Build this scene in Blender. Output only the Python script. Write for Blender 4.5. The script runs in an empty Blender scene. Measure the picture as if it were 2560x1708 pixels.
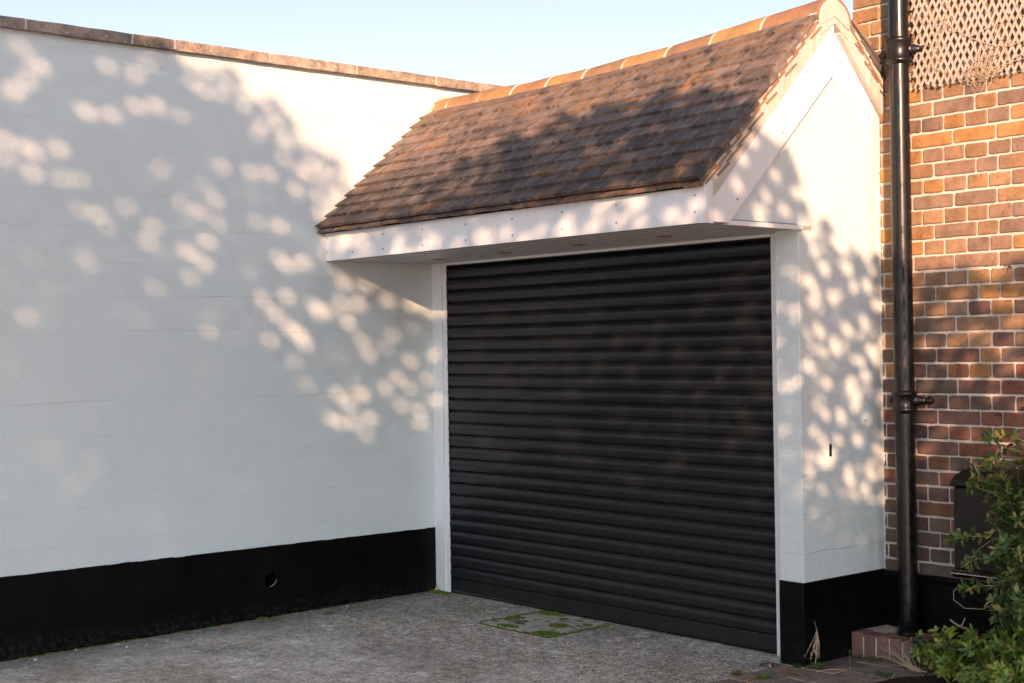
import bpy, math, random
from math import sin, cos, pi, radians, sqrt
from mathutils import Vector, Matrix, noise as mnoise
random.seed(11)
S = bpy.context.scene
COL = S.collection
# ------------------------------------------------------------------ camera
cd = bpy.data.cameras.new('camera'); cam = bpy.data.objects.new('camera', cd); COL.objects.link(cam)
cd.sensor_width = 36.0; cd.lens = 50.478; cd.clip_start = .05; cd.clip_end = 2000
R_ = Vector((0.6489920145753791, 0.7606470406640746, -0.015014810900461579))
U_ = Vector((0.01411173012458396, 0.007696698383547241, 0.9998708016073296))
F_ = Vector((-0.760664330759818, 0.6491200508095389, 0.005738949968397473))
mw = Matrix((R_, U_, -F_)).transposed().to_4x4(); mw.translation = Vector((7.403713, -5.646378, 1.545430))
cam.matrix_world = mw
S.camera = cam
# ------------------------------------------------------------------ light
SUN_DIR = Vector((-1.08, 1.0, -0.365)).normalized()          # the way the light travels
EL = math.asin(-SUN_DIR.z)
w = bpy.data.worlds.new('World'); S.world = w; w.use_nodes = True
nt = w.node_tree; nt.nodes.clear()
sky = nt.nodes.new('ShaderNodeTexSky'); sky.sky_type = 'NISHITA'; sky.sun_disc = False
sky.sun_elevation = EL; sky.sun_rotation = math.atan2(1.08, -1.0)
sky.air_density = 0.5; sky.dust_density = 0.95; sky.ozone_density = 3.0
bg = nt.nodes.new('ShaderNodeBackground'); bg.inputs[1].default_value = 0.12
wo = nt.nodes.new('ShaderNodeOutputWorld')
hs = nt.nodes.new('ShaderNodeHueSaturation'); hs.inputs['Saturation'].default_value = 0.46   # thin high haze
nt.links.new(sky.outputs[0], hs.inputs['Color']); nt.links.new(hs.outputs[0], bg.inputs[0]); nt.links.new(bg.outputs[0], wo.inputs[0])
sl = bpy.data.lights.new('sun', 'SUN'); sl.energy = 4.8; sl.angle = radians(0.47); sl.color = (1.0, 0.57, 0.34)
so = bpy.data.objects.new('sun', sl); COL.objects.link(so)
so.rotation_euler = SUN_DIR.to_track_quat('-Z', 'Y').to_euler(); so.location = (12, -12, 8)
vs = S.view_settings
vs.view_transform = 'Standard'; vs.look = 'None'; vs.exposure = 1.12; vs.gamma = 1.0
# ------------------------------------------------------------------ node helpers
class Mat:
    def __init__(s, name, rough=.6, spec=.5, color=(.5, .5, .5)):
        s.m = bpy.data.materials.new(name); s.m.use_nodes = True; s.nt = s.m.node_tree
        s.b = s.nt.nodes['Principled BSDF']; s.out = s.nt.nodes['Material Output']
        s.b.inputs['Roughness'].default_value = rough; s.b.inputs['Specular IOR Level'].default_value = spec
        s.b.inputs['Base Color'].default_value = (*color, 1)
        s.tc = s.nt.nodes.new('ShaderNodeTexCoord'); s.obj = s.tc.outputs['Object']
    def node(s, t, **k):
        n = s.nt.nodes.new(t)
        for a, v in k.items(): setattr(n, a, v)
        return n
    def set(s, sock, v):
        if hasattr(v, 'is_output'): s.nt.links.new(v, sock)
        elif isinstance(v, tuple) and len(v) == 3 and sock.type == 'RGBA': sock.default_value = (*v, 1)
        else: sock.default_value = v
    def map(s, scale=(1, 1, 1), rot=(0, 0, 0), loc=(0, 0, 0), src=None):
        n = s.node('ShaderNodeMapping'); s.set(n.inputs[0], src or s.obj)
        n.inputs[1].default_value = loc; n.inputs[2].default_value = rot; n.inputs[3].default_value = scale
        return n.outputs[0]
    def noise(s, scale=5, detail=4, rough=.55, vec=None, dist=0):
        n = s.node('ShaderNodeTexNoise'); s.set(n.inputs['Vector'], vec or s.obj)
        n.inputs['Scale'].default_value = scale; n.inputs['Detail'].default_value = detail
        n.inputs['Roughness'].default_value = rough; n.inputs['Distortion'].default_value = dist
        return n.outputs[0]
    def voro(s, scale=10, feature='F1', out=0, vec=None, rnd=1.0):
        n = s.node('ShaderNodeTexVoronoi', feature=feature); s.set(n.inputs['Vector'], vec or s.obj)
        n.inputs['Scale'].default_value = scale; n.inputs['Randomness'].default_value = rnd
        return n.outputs[out]
    def ramp(s, f, stops, interp='LINEAR'):
        n = s.node('ShaderNodeValToRGB'); n.color_ramp.interpolation = interp; s.set(n.inputs[0], f)
        e = n.color_ramp.elements
        while len(e) < len(stops): e.new(.5)
        for i, (p, c) in enumerate(stops):
            e[i].position = p; e[i].color = (c, c, c, 1) if not isinstance(c, tuple) else (*c, 1)
        return n.outputs[0]
    def mix(s, f, a, b, mode='MIX'):
        n = s.node('ShaderNodeMix', data_type='RGBA', blend_type=mode)
        s.set(n.inputs[0], f); s.set(n.inputs[6], a); s.set(n.inputs[7], b); return n.outputs[2]
    def math(s, op, a, b=0.0, c=0.0):
        n = s.node('ShaderNodeMath', operation=op); s.set(n.inputs[0], a); s.set(n.inputs[1], b); s.set(n.inputs[2], c); return n.outputs[0]
    def xyz(s, vec=None):
        n = s.node('ShaderNodeSeparateXYZ'); s.set(n.inputs[0], vec or s.obj); return n.outputs
    def attr(s, name='tint'):
        return s.node('ShaderNodeVertexColor', layer_name=name).outputs[0]
    def bump(s, h, strength=.5, dist=.01, prev=None):
        n = s.node('ShaderNodeBump'); s.set(n.inputs['Height'], h); n.inputs['Strength'].default_value = strength
        n.inputs['Distance'].default_value = dist
        if prev is not None: s.set(n.inputs['Normal'], prev)
        return n.outputs[0]
    def col(s, v): s.set(s.b.inputs['Base Color'], v); return s
    def rough(s, v): s.set(s.b.inputs['Roughness'], v); return s
    def nrm(s, v): s.set(s.b.inputs['Normal'], v); return s

def m_render():
    m = Mat('white_render', .8, .3)
    big = m.noise(1.1, 5, .6); fine = m.noise(9, 6, .6)
    x = m.xyz()
    c = m.mix(m.ramp(big, [(.35, 0.), (.7, 1.)]), (.635, .72, .745), (.60, .675, .695))
    c = m.mix(m.math('MULTIPLY', m.ramp(fine, [(.5, 0.), (.8, 1.)]), .3), c, (.56, .62, .62))
    m.col(c)
    wob = m.math('ADD', x[2], m.math('MULTIPLY', m.noise(1.3, 3, .5), .06))
    line = m.math('PINGPONG', wob, .095)
    ln = m.math('MULTIPLY', m.ramp(line, [(0., 1.), (.004, .0)]), m.ramp(m.noise(1.1, 3, .6, m.map((1, .35, 2.5))), [(.45, 0.), (.62, 1.)]))
    b1 = m.bump(m.noise(38, 6, .7), .6, .008)
    b2 = m.bump(ln, .5, .008, b1)
    b3 = m.bump(m.noise(4.5, 3, .5, m.map((1, .7, 2.6))), .35, .02, b2)
    pits = m.ramp(m.voro(26), [(.0, 0.), (.13, 1.)])
    pm = m.mix(m.ramp(m.noise(7, 2), [(.6, 0.), (.7, 1.)]), (1, 1, 1), pits)
    return m.nrm(m.bump(pm, .3, .004, b3)).m
def m_black():
    m = Mat('black_masonry_paint', .35, .12)
    n = m.noise(5, 6, .65)
    c = m.mix(m.ramp(n, [(.4, 0.), (.75, 1.)]), (.0016, .0018, .0024), (.0042, .0043, .005))
    sp = m.ramp(m.noise(150, 3, .6), [(.7, 0.), (.78, 1.)])
    c = m.mix(m.math('MULTIPLY', sp, .35), c, (.10, .095, .09))
    low = m.ramp(m.math('ADD', m.xyz()[2], m.math('MULTIPLY', m.noise(12, 5, .7), .22)), [(.10, .55), (.20, 0.)])
    c = m.mix(m.math('MULTIPLY', low, m.ramp(m.noise(40, 4), [(.45, 0.), (.65, 1.)])), c, (.045, .042, .038))
    m.col(c); m.rough(m.ramp(m.noise(3, 4), [(.3, .24), (.7, .6)]))
    return m.nrm(m.bump(m.noise(30, 6, .65), .45, .006, m.bump(m.noise(5, 3, .5, m.map((1, .6, 2.5))), .4, .012))).m
def m_coping():
    m = Mat('weathered_stone', .9, .2)
    n = m.noise(14, 8, .7); t = m.attr()
    c = m.mix(m.ramp(n, [(.33, 0.), (.6, 1.)]), (.14, .13, .115), (.47, .39, .31))
    c = m.mix(m.ramp(m.noise(5, 5, .6), [(.45, 0.), (.65, .7)]), c, (.24, .21, .18))
    lich = m.ramp(m.noise(75, 3, .6), [(.6, 0.), (.68, 1.)])
    c = m.mix(m.math('MULTIPLY', lich, .8), c, (.66, .64, .6))
    c = m.mix(1.0, c, t, 'MULTIPLY')
    return m.col(c).nrm(m.bump(m.noise(60, 6, .7), .8, .006)).m
def m_mortar(name='mortar', a=(.46, .40, .33), b=(.62, .56, .49)):
    m = Mat(name, .9, .2)
    c = m.mix(m.noise(12, 6, .65), a, b)
    c = m.mix(m.ramp(m.noise(90, 3), [(.6, 0.), (.72, .6)]), c, (.2, .17, .14))
    return m.col(c).nrm(m.bump(m.noise(70, 6, .7), .8, .006)).m
def m_tile():
    m = Mat('weathered_clay_tile', .75, .3)
    t = m.attr()
    st = m.noise(10, 5, .6, m.map((2.2, .8, .8)))
    c = m.mix(m.ramp(st, [(.36, .85), (.52, 0.)]), t, (.06, .057, .06))
    c = m.mix(m.math('MULTIPLY', m.ramp(m.noise(11, 6, .7, m.map((2.0, .8, .8), loc=(3, 1, 2))), [(.5, 0.), (.66, 1.)]), .55), c, (.31, .26, .24))
    c = m.mix(m.ramp(m.noise(120, 2), [(.7, 0.), (.75, .7)]), c, (.55, .5, .45))
    c = m.mix(m.math('MULTIPLY', m.ramp(m.noise(6, 3), [(.64, 0.), (.72, 1.)]), .4), c, (.28, .2, .21))
    return m.col(c).nrm(m.bump(m.noise(70, 5, .7), .6, .005)).m
def m_ridge():
    m = Mat('orange_ridge_clay', .7, .3)
    t = m.attr()
    c = m.mix(m.ramp(m.noise(9, 5, .6), [(.4, 0.), (.75, .8)]), t, (.17, .125, .085))
    c = m.mix(m.ramp(m.noise(60, 4), [(.62, 0.), (.75, .6)]), c, (.40, .30, .19))
    c = m.mix(m.ramp(m.noise(3, 4), [(.52, 0.), (.7, .6)]), c, (.15, .125, .10))
    return m.col(c).nrm(m.bump(m.noise(50, 6, .7), .35, .004)).m
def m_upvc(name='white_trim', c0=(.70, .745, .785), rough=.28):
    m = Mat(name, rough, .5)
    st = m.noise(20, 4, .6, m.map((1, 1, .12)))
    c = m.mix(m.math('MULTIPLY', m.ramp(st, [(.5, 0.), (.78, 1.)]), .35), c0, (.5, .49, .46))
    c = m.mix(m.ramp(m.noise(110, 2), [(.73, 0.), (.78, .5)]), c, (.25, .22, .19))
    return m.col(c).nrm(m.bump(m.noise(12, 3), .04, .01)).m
def m_door():
    m = Mat('anthracite_coated_aluminium', .33, .42)
    d = m.noise(7, 5, .6, m.map((5, 1, .5)))
    c = m.mix(m.ramp(d, [(.4, 0.), (.75, 1.)]), (.010, .0113, .014), (.022, .0225, .024))
    c = m.mix(m.ramp(m.noise(190, 2), [(.735, 0.), (.76, .7)]), c, (.3, .29, .27))
    m.col(c); m.rough(m.ramp(m.noise(9, 5, .6, m.map((3, 1, .6))), [(.3, .31), (.7, .36)]))
    return m.m
def m_brick():
    m = Mat('facing_brick', .85, .25)
    t = m.attr()
    n = m.noise(16, 7, .7)
    c = m.mix(m.ramp(n, [(.42, 0.), (.7, .75)]), t, m.mix(1., t, (.45, .42, .42), 'MULTIPLY'))
    c = m.mix(m.ramp(m.noise(5, 4, .6, m.map((2.4, 1, 1))), [(.5, 0.), (.7, .55)]), c, m.mix(1., t, (1.45, 1.3, 1.1), 'MULTIPLY'))
    c = m.mix(m.ramp(m.noise(85, 3), [(.64, 0.), (.72, .8)]), c, (.035, .027, .022))
    return m.col(c).nrm(m.bump(m.noise(34, 7, .72), .7, .006, m.bump(m.noise(120, 3, .6), .35, .003))).m
def m_iron():
    m = Mat('black_gloss_iron_paint', .24, .42)
    c = m.mix(m.ramp(m.noise(40, 5, .7), [(.70, 0.), (.76, .6)]), (.006, .006, .0065), (.15, .14, .13))
    z = m.xyz()[2]
    return m.col(c).rough(m.ramp(m.noise(14, 4), [(.35, .2), (.7, .38)])).nrm(m.bump(m.noise(7, 2), .08, .01, m.bump(m.noise(90, 4), .08, .002))).m
def m_wood():
    m = Mat('dry_pale_wood', .85, .2)
    c = m.mix(m.noise(30, 5, .65, m.map((1, 1, .3))), (.32, .28, .25), (.52, .48, .44))
    return m.col(c).nrm(m.bump(m.noise(80, 4), .4, .003)).m
def m_leaf(name, rough=.42):
    m = Mat(name, rough, .5)
    t = m.attr()
    c = m.mix(m.ramp(m.noise(60, 3), [(.4, 0.), (.7, .5)]), t, m.mix(1., t, (1.5, 1.35, .8), 'MULTIPLY'))
    m.col(c)
    tr = m.node('ShaderNodeBsdfTranslucent'); m.set(tr.inputs[0], m.mix(1., c, (1.4, 1.6, .6), 'MULTIPLY'))
    mx = m.node('ShaderNodeMixShader'); mx.inputs[0].default_value = .22
    m.nt.links.new(m.b.outputs[0], mx.inputs[1]); m.nt.links.new(tr.outputs[0], mx.inputs[2]); m.nt.links.new(mx.outputs[0], m.out.inputs[0])
    return m.m
def m_twig(name='bark', a=(.12, .085, .06), b=(.26, .2, .15)):
    m = Mat(name, .85, .2)
    return m.col(m.mix(m.noise(40, 5), a, b)).nrm(m.bump(m.noise(60, 5), .5, .004)).m
def m_ground():
    m = Mat('exposed_aggregate_concrete', .85, .25)
    x = m.xyz()
    p1 = m.voro(78, out=1); d1 = m.voro(78)
    sc = m.node('ShaderNodeSeparateColor'); m.set(sc.inputs[0], p1)
    peb = m.ramp(sc.outputs[0], [(0., (.12, .11, .10)), (.13, (.42, .385, .33)), (.38, (.70, .64, .54)), (.56, (.66, .47, .32)), (.65, (.36, .23, .14)), (.73, (.80, .73, .62)), (.86, (.46, .45, .42)), (.94, (.95, .92, .86))], 'CONSTANT')
    film = m.mix(m.ramp(m.noise(75, 5, .75), [(.38, 0.), (.62, 1.)]), (.44, .41, .36), (.90, .85, .77))
    edge = m.ramp(d1, [(.4, 0.), (.62, 1.)])
    c = m.mix(edge, peb, m.mix(.5, (.26, .235, .195), film))
    big = m.noise(1.6, 6, .62, dist=.6)
    wear = m.ramp(m.math('ADD', big, m.math('MULTIPLY', m.math('ADD', x[1], .9), -.34)), [(.48, 0.), (.74, 1.)])
    c = m.mix(m.math('MULTIPLY', wear, .5), c, film)
    c = m.mix(1., c, m.ramp(m.noise(20, 7, .82), [(.36, (.56, .56, .56)), (.5, (1.08, 1.07, 1.04)), (.64, (1.5, 1.48, 1.44))]), 'MULTIPLY')
    c = m.mix(1., c, (.95, .985, 1.02), 'MULTIPLY')
    dk = m.ramp(m.noise(1.15, 6, .65, m.map((1., 1.2, 1), loc=(4.3, 2.2, 0))), [(.44, 0.), (.62, .78)])
    c = m.mix(dk, c, m.mix(1., c, (.58, .565, .54), 'MULTIPLY'))
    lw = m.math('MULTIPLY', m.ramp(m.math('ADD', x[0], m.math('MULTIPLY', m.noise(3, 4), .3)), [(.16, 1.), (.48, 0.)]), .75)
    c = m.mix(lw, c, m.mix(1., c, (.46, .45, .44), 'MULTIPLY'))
    # chalky cement splashes and white drips
    sp = m.ramp(m.noise(4.2, 6, .7, m.map(loc=(1.7, 6.1, 0))), [(.60, 0.), (.65, .8)])
    c = m.mix(sp, c, (.86, .85, .82))
    # crack that runs out from both corners of the inset cover
    wig = m.math('ADD', x[1], m.math('MULTIPLY', m.noise(5, 4, .6), .12))
    ck = m.ramp(m.math('ABSOLUTE', m.math('ADD', wig, .545)), [(0., 1.), (.0035, 0.)])
    rng = m.math('MULTIPLY', m.math('GREATER_THAN', x[0], .45), m.math('LESS_THAN', x[0], 2.35))
    c = m.mix(m.math('MULTIPLY', m.math('MULTIPLY', ck, rng), .85), c, (.02, .02, .018))
    m.col(c)
    hb = m.math('SUBTRACT', 1.0, d1)
    return m.nrm(m.bump(hb, .4, .004, m.bump(m.noise(14, 5, .65), .4, .012))).m
def m_paver():
    m = Mat('clay_paver', .9, .2)
    t = m.attr()
    c = m.mix(m.ramp(m.noise(18, 6, .7), [(.4, 0.), (.7, .8)]), t, (.13, .115, .10))
    c = m.mix(m.ramp(m.noise(140, 2), [(.66, 0.), (.72, .7)]), c, (.3, .27, .23))
    return m.col(c).nrm(m.bump(m.noise(60, 6, .7), .8, .006)).m
def m_soil():
    m = Mat('dark_soil', .95, .15)
    c = m.ramp(m.noise(55, 6, .75), [(.35, (.02, .014, .01)), (.55, (.055, .037, .025)), (.75, (.13, .09, .06))])
    return m.col(c).nrm(m.bump(m.noise(60, 7, .75), 1., .02)).m
def m_moss():
    m = Mat('moss', .9, .2)
    t = m.attr()
    return m.col(t).nrm(m.bump(m.noise(220, 3), .8, .004)).m
def m_cover():
    m = Mat('patterned_concrete', .9, .2)
    c = m.mix(m.noise(70, 5, .7), (.42, .39, .33), (.66, .61, .53))
    g = m.ramp(m.voro(8.5, 'DISTANCE_TO_EDGE', vec=m.map((1, 1, 0)), rnd=.55), [(.03, 1.), (.075, 0.)])
    f = m.ramp(m.voro(8.5, vec=m.map((1, 1, 0)), rnd=.55), [(.15, 1.), (.3, 0.)])
    f = m.math('MULTIPLY', f, m.ramp(m.noise(9, 3), [(.44, 0.), (.52, 1.)]))
    k = m.math('MAXIMUM', m.math('MULTIPLY', g, m.ramp(m.noise(16, 3), [(.36, 0.), (.5, 1.)])), f)
    c = m.mix(m.math('MULTIPLY', k, .9), c, m.mix(m.noise(60, 3), (.03, .035, .018), (.07, .085, .03)))
    return m.col(c).nrm(m.bump(m.math('SUBTRACT', 1., k), .6, .006, m.bump(m.noise(80, 5), .5, .004))).m
def m_plain(name, c, rough=.5, spec=.4):
    m = Mat(name, rough, spec)
    return m.col(m.mix(m.noise(25, 4), tuple(v * .8 for v in c), c)).m
M = dict(render=m_render(), black=m_black(), coping=m_coping(), mortar=m_mortar(), joint=m_mortar('brick_joint_mortar', (.48, .45, .41), (.68, .65, .60)),
         verge=m_mortar('verge_cement', (.42, .39, .35), (.62, .60, .57)), tile=m_tile(), ridge=m_ridge(), upvc=m_upvc(),
         soffit=m_upvc('shaded_soffit_board', (.33, .33, .325), .5), door=m_door(), brick=m_brick(), iron=m_iron(), wood=m_wood(),  # soffit boards are white; shade under the canopy is put into their grey
         leaf=m_leaf('leaf'), twig=m_twig(), dry=m_twig('dry_stem', (.38, .29, .2), (.56, .46, .35)), ground=m_ground(), paver=m_paver(),
         soil=m_soil(), moss=m_moss(), cover=m_cover(), dark=m_plain('dark_recess', (.01, .01, .01), .8, .1),
         box=m_plain('black_plastic', (.008, .0085, .01), .4, .3), metal=m_plain('grey_metal', (.3, .29, .28), .4, .6),
         rust=m_plain('rusty_iron', (.07, .045, .03), .8, .2), brass=m_plain('yellowed_plastic', (.30, .22, .10), .5, .4))
# ------------------------------------------------------------------ mesh helpers
def rnd(a, b): return random.uniform(a, b)
class MB:
    def __init__(s): s.v = []; s.f = []; s.c = []; s.col = (1, 1, 1)
    def add(s, vs, fs, col=None):
        b = len(s.v); s.v += [tuple(v) for v in vs]
        c = col or s.col
        for f in fs: s.f.append(tuple(b + i for i in f)); s.c.append(c)
        return s
    def box(s, x0, x1, y0, y1, z0, z1, col=None, j=0):
        P = [(x0, y0, z0), (x1, y0, z0), (x1, y1, z0), (x0, y1, z0), (x0, y0, z1), (x1, y0, z1), (x1, y1, z1), (x0, y1, z1)]
        if j: P = [(a + rnd(-j, j), b + rnd(-j, j), c + rnd(-j, j)) for a, b, c in P]
        return s.add(P, [(0, 3, 2, 1), (4, 5, 6, 7), (0, 1, 5, 4), (1, 2, 6, 5), (2, 3, 7, 6), (3, 0, 4, 7)], col)
    def prism(s, pts, axis, a, b, col=None):
        """polygon in the plane across `axis` ((y,z) for x, (x,z) for y, (x,y) for z) pushed from a to b"""
        def P(p, t): return {0: (t, p[0], p[1]), 1: (p[0], t, p[1]), 2: (p[0], p[1], t)}[axis]
        n = len(pts)
        fs = [tuple(range(n))[::-1], tuple(range(n, 2 * n))] + [(i, (i + 1) % n, n + (i + 1) % n, n + i) for i in range(n)]
        return s.add([P(p, a) for p in pts] + [P(p, b) for p in pts], fs, col)
    def tube(s, pts, rad, seg=6, col=None, caps=True):
        pts = [Vector(p) for p in pts]; n = len(pts); vs = []; fs = []
        rad = rad if isinstance(rad, (list, tuple)) else [rad] * n
        up = Vector((.3, .2, 1)).normalized()
        for i, p in enumerate(pts):
            t = (pts[min(i + 1, n - 1)] - pts[max(i - 1, 0)]).normalized()
            if abs(t.dot(up)) > .97: up = Vector((1, .1, 0)).normalized()
            a = t.cross(up).normalized(); b = t.cross(a)
            for k in range(seg):
                th = 2 * pi * k / seg; vs.append(p + (a * cos(th) + b * sin(th)) * rad[i])
        for i in range(n - 1):
            for k in range(seg):
                k2 = (k + 1) % seg; fs.append((i * seg + k, i * seg + k2, (i + 1) * seg + k2, (i + 1) * seg + k))
        if caps: fs += [tuple(range(seg)), tuple(range((n - 1) * seg, n * seg))[::-1]]
        return s.add(vs, fs, col)
    def lathe(s, prof, c, axis='z', seg=32, col=None):
        n = len(prof); vs = []; fs = []
        for r, h in prof:
            for k in range(seg):
                t = 2 * pi * k / seg; a, b = r * cos(t), r * sin(t)
                vs.append({'z': (c[0] + a, c[1] + b, c[2] + h), 'x': (c[0] + h, c[1] + a, c[2] + b), 'y': (c[0] + a, c[1] + h, c[2] + b)}[axis])
        for i in range(n - 1):
            for k in range(seg):
                k2 = (k + 1) % seg; fs.append((i * seg + k, i * seg + k2, (i + 1) * seg + k2, (i + 1) * seg + k))
        fs += [tuple(range(seg))[::-1], tuple(range((n - 1) * seg, n * seg))]
        return s.add(vs, fs, col)
    def build(s, name, mat, parent=None, bevel=0, smooth=False, flip=False):
        me = bpy.data.meshes.new(name); me.from_pydata(s.v, [], s.f); me.update()
        if any(c != (1, 1, 1) for c in s.c):
            at = me.color_attributes.new('tint', 'FLOAT_COLOR', 'CORNER'); data = []
            for f, c in zip(s.f, s.c): data += [*c, 1.0] * len(f)
            at.data.foreach_set('color', data)
        me.materials.append(mat)
        o = bpy.data.objects.new(name, me); COL.objects.link(o)
        if smooth: me.polygons.foreach_set('use_smooth', [True] * len(me.polygons))
        if bevel:
            b = o.modifiers.new('bevel', 'BEVEL'); b.width = bevel; b.segments = 2; b.limit_method = 'ANGLE'; b.angle_limit = radians(40)
        if parent is not None: put(o, parent)
        return o
def wpos(o):
    p = Vector(o.location)
    while o.parent: o = o.parent; p += Vector(o.location)
    return p
def put(o, parent):                       # meshes are written in world coordinates: undo the parent's place
    o.parent = parent; o.location = -wpos(parent)
def thing(name, label, cat, loc=(0, 0, 0), group=None):
    o = bpy.data.objects.new(name, None); o.empty_display_size = .2; COL.objects.link(o); o.location = loc
    return tag(o, label, cat, group)
def tag(o, label=None, cat=None, group=None, kind=None):
    for k, v in (('label', label), ('category', cat), ('group', group), ('kind', kind)):
        if v: o[k] = v
    return o
def lerp(a, b, t): return a + (b - a) * t
def nz(x, y=0., z=0.): return mnoise.noise(Vector((x, y, z)))
# ------------------------------------------------------------------ ground
def gz(x, y):
    return max(.0125 * min(y + .25, 0), -.12)
g = MB()
ys = [-400, -60, -14] + [-9.5 + .5 * i for i in range(19)] + [.3, .56, 60, 400]; xs = [-400, -40, -6, 0, 1, 2, 3, 4, 6, 10, 40, 400]
for y in ys:
    for x in xs: g.v.append((x, y, gz(x, y)))
for i in range(len(ys) - 1):
    for k in range(len(xs) - 1):
        a = i * len(xs) + k; g.f.append((a, a + 1, a + 1 + len(xs), a + len(xs))); g.c.append((1, 1, 1))
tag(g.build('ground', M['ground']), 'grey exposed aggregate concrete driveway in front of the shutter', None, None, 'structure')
# clay block paving to the right of the driveway edge
pv = MB(); PC = [(.32, .235, .19), (.27, .22, .19), (.35, .25, .20), (.25, .21, .19), (.31, .24, .205)]
row = 0; y = .234
while y > -3.2:
    x = 2.955 + (0 if row % 2 else -.0)
    if row % 2: x -= 0
    first = .1 if row % 2 else .2
    while x < 4.6:
        wdt = first if first else .2; first = None
        x0, x1 = x + .004, x + wdt - .004
        if not (x0 < 3.07 and y - .1 > -.118):
            lo = 3.06 if (x0 < 3.06 and y > -.118 and y - .1 < .5) else x0
            if x1 - lo > .03:
                zt = gz(x, y) + .009 + rnd(-.004, .004)
                pv.box(lo, x1, y - .096, y - .004, -.08, zt, random.choice(PC), .0025)
        x += wdt
    y -= .1; row += 1
pv.col = (.18, .15, .12)
pv.add([(2.957, -3.2, gz(0, -3.2) + .004), (4.6, -3.2, gz(0, -3.2) + .004), (4.6, -.25, .004), (2.957, -.25, .004)], [(0, 1, 2, 3)])
pv.add([(3.056, -.25, .004), (4.6, -.25, .004), (4.6, .235, .004), (3.056, .235, .004)], [(0, 1, 2, 3)])
tag(pv.build('paving', M['paver'], bevel=.006), 'dark weathered clay block paving beside the driveway', None, None, 'structure')
# planting bed
sb = MB(); nx, ny = 46, 34
for j in range(ny + 1):
    for i in range(nx + 1):
        x = lerp(3.43, 4.9, i / nx); y = lerp(-.75, .525, j / ny)
        e = min(1, (x - 3.43 - .14 * nz(y * 3, 5) - .10 * max(0, -y)) / .16); e = max(-.3, e)
        sb.v.append((x, y, gz(x, y) - .012 + .035 * e + (.016 * nz(x * 9, y * 9) + .009 * nz(x * 31, y * 31, 3)) * max(0, e)))
for j in range(ny):
    for i in range(nx):
        a = j * (nx + 1) + i; sb.f.append((a, a + 1, a + nx + 2, a + nx + 1)); sb.c.append((1, 1, 1))
tag(sb.build('soil_bed', M['soil'], smooth=True), 'dark soil bed below the shrubs', None, None, 'structure')
# ------------------------------------------------------------------ white boundary wall
wall = thing('boundary_wall', 'tall white rendered wall with black painted base and stone coping', 'wall', (-.12, -2, -.1))
ZP = .402
b = MB(); b.box(-.24, 0, -9, 2.6, ZP, 3.264); b.build('rendered_wall_face', M['render'], wall)
hy, hz, hr, hs = -1.236, .211, .032, .07
b = MB(); xf = .004
ysq = [-9, hy - hs, hy + hs, 2.6]; zsq = [-.25, hz - hs, hz + hs, ZP + .001]
for i in range(3):
    for k in range(3):
        if i == 1 and k == 1: continue
        b.add([(xf, ysq[i], zsq[k]), (xf, ysq[i + 1], zsq[k]), (xf, ysq[i + 1], zsq[k + 1]), (xf, ysq[i], zsq[k + 1])], [(0, 1, 2, 3)])
NS = 24; sq = []; ci = []; ci2 = []; ci3 = []
for k in range(NS):
    t = 2 * pi * (k + .5) / NS; c, s_ = cos(t), sin(t); q = hs / max(abs(c), abs(s_))
    sq.append((xf, hy + c * q, hz + s_ * q))
    rr = hr * (1 + .18 * nz(c * 1.3, s_ * 1.3, 4)) * (1.18 if s_ < -.3 else 1)
    ci.append((xf + .004, hy + c * rr * 1.18, hz + s_ * rr * 1.18)); ci2.append((xf - .008, hy + c * rr, hz + s_ * rr)); ci3.append((xf - .1, hy + c * hr * .8, hz + s_ * hr * .8))
# exact square corners for the ring
for cy_, cz_ in ((1, 1), (-1, 1), (-1, -1), (1, -1)):
    k = min(range(NS), key=lambda i: (sq[i][1] - hy - cy_ * hs) ** 2 + (sq[i][2] - hz - cz_ * hs) ** 2); sq[k] = (xf, hy + cy_ * hs, hz + cz_ * hs)
b.add(sq + ci + ci2 + ci3, [(r * NS + k, r * NS + (k + 1) % NS, (r + 1) * NS + (k + 1) % NS, (r + 1) * NS + k) for r in range(3) for k in range(NS)] + [tuple(range(3 * NS, 4 * NS))])
b.add([(xf, -9, ZP + .001), (xf, 2.6, ZP + .001), (-.02, 2.6, ZP + .001), (-.02, -9, ZP + .001)], [(0, 1, 2, 3)])
b.box(-.24, -.11, -9, 2.6, -.25, ZP)
# ragged painted top edge and lumpy foot where the paint meets the concrete
yy = -3.4
while yy < -.01:
    h = max(0, .004 + .006 * nz(yy * 9, 1)); l = rnd(.03, .09)
    b.box(xf - .003, xf + .0006, yy, min(yy + l, 0), ZP - .01, ZP + h, None, .0008); yy += l
pts = [(xf + .001, yk, gz(0, yk) + .018 + .012 * nz(yk * 6, 2)) for yk in [-3.6 + .06 * i for i in range(60)]]
b.tube(pts, [.007 + .005 * nz(p[1] * 8, 7) for p in pts], 6)
b.build('plinth', M['black'], wall)
b = MB(); b.tube([(.0088, hy + hr * 1.2 * cos(t), hz + hr * 1.25 * sin(t)) for t in [-1.9 + .12 * k for k in range(17)]], [.0006 + .0022 * sin(pi * k / 16) for k in range(17)], 5); b.build('rim_highlight', M['metal'], wall)  # worn rim paint; its highlight is put in as this pale crescent
cj = [-9, -8.4, -7.5, -6.6, -6.0, -5.1, -4.5, -3.6, -3.3, -2.686, -2.086, -1.83, -1.214, -.596, .02, .62, 1.3, 1.9, 2.6]
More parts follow.
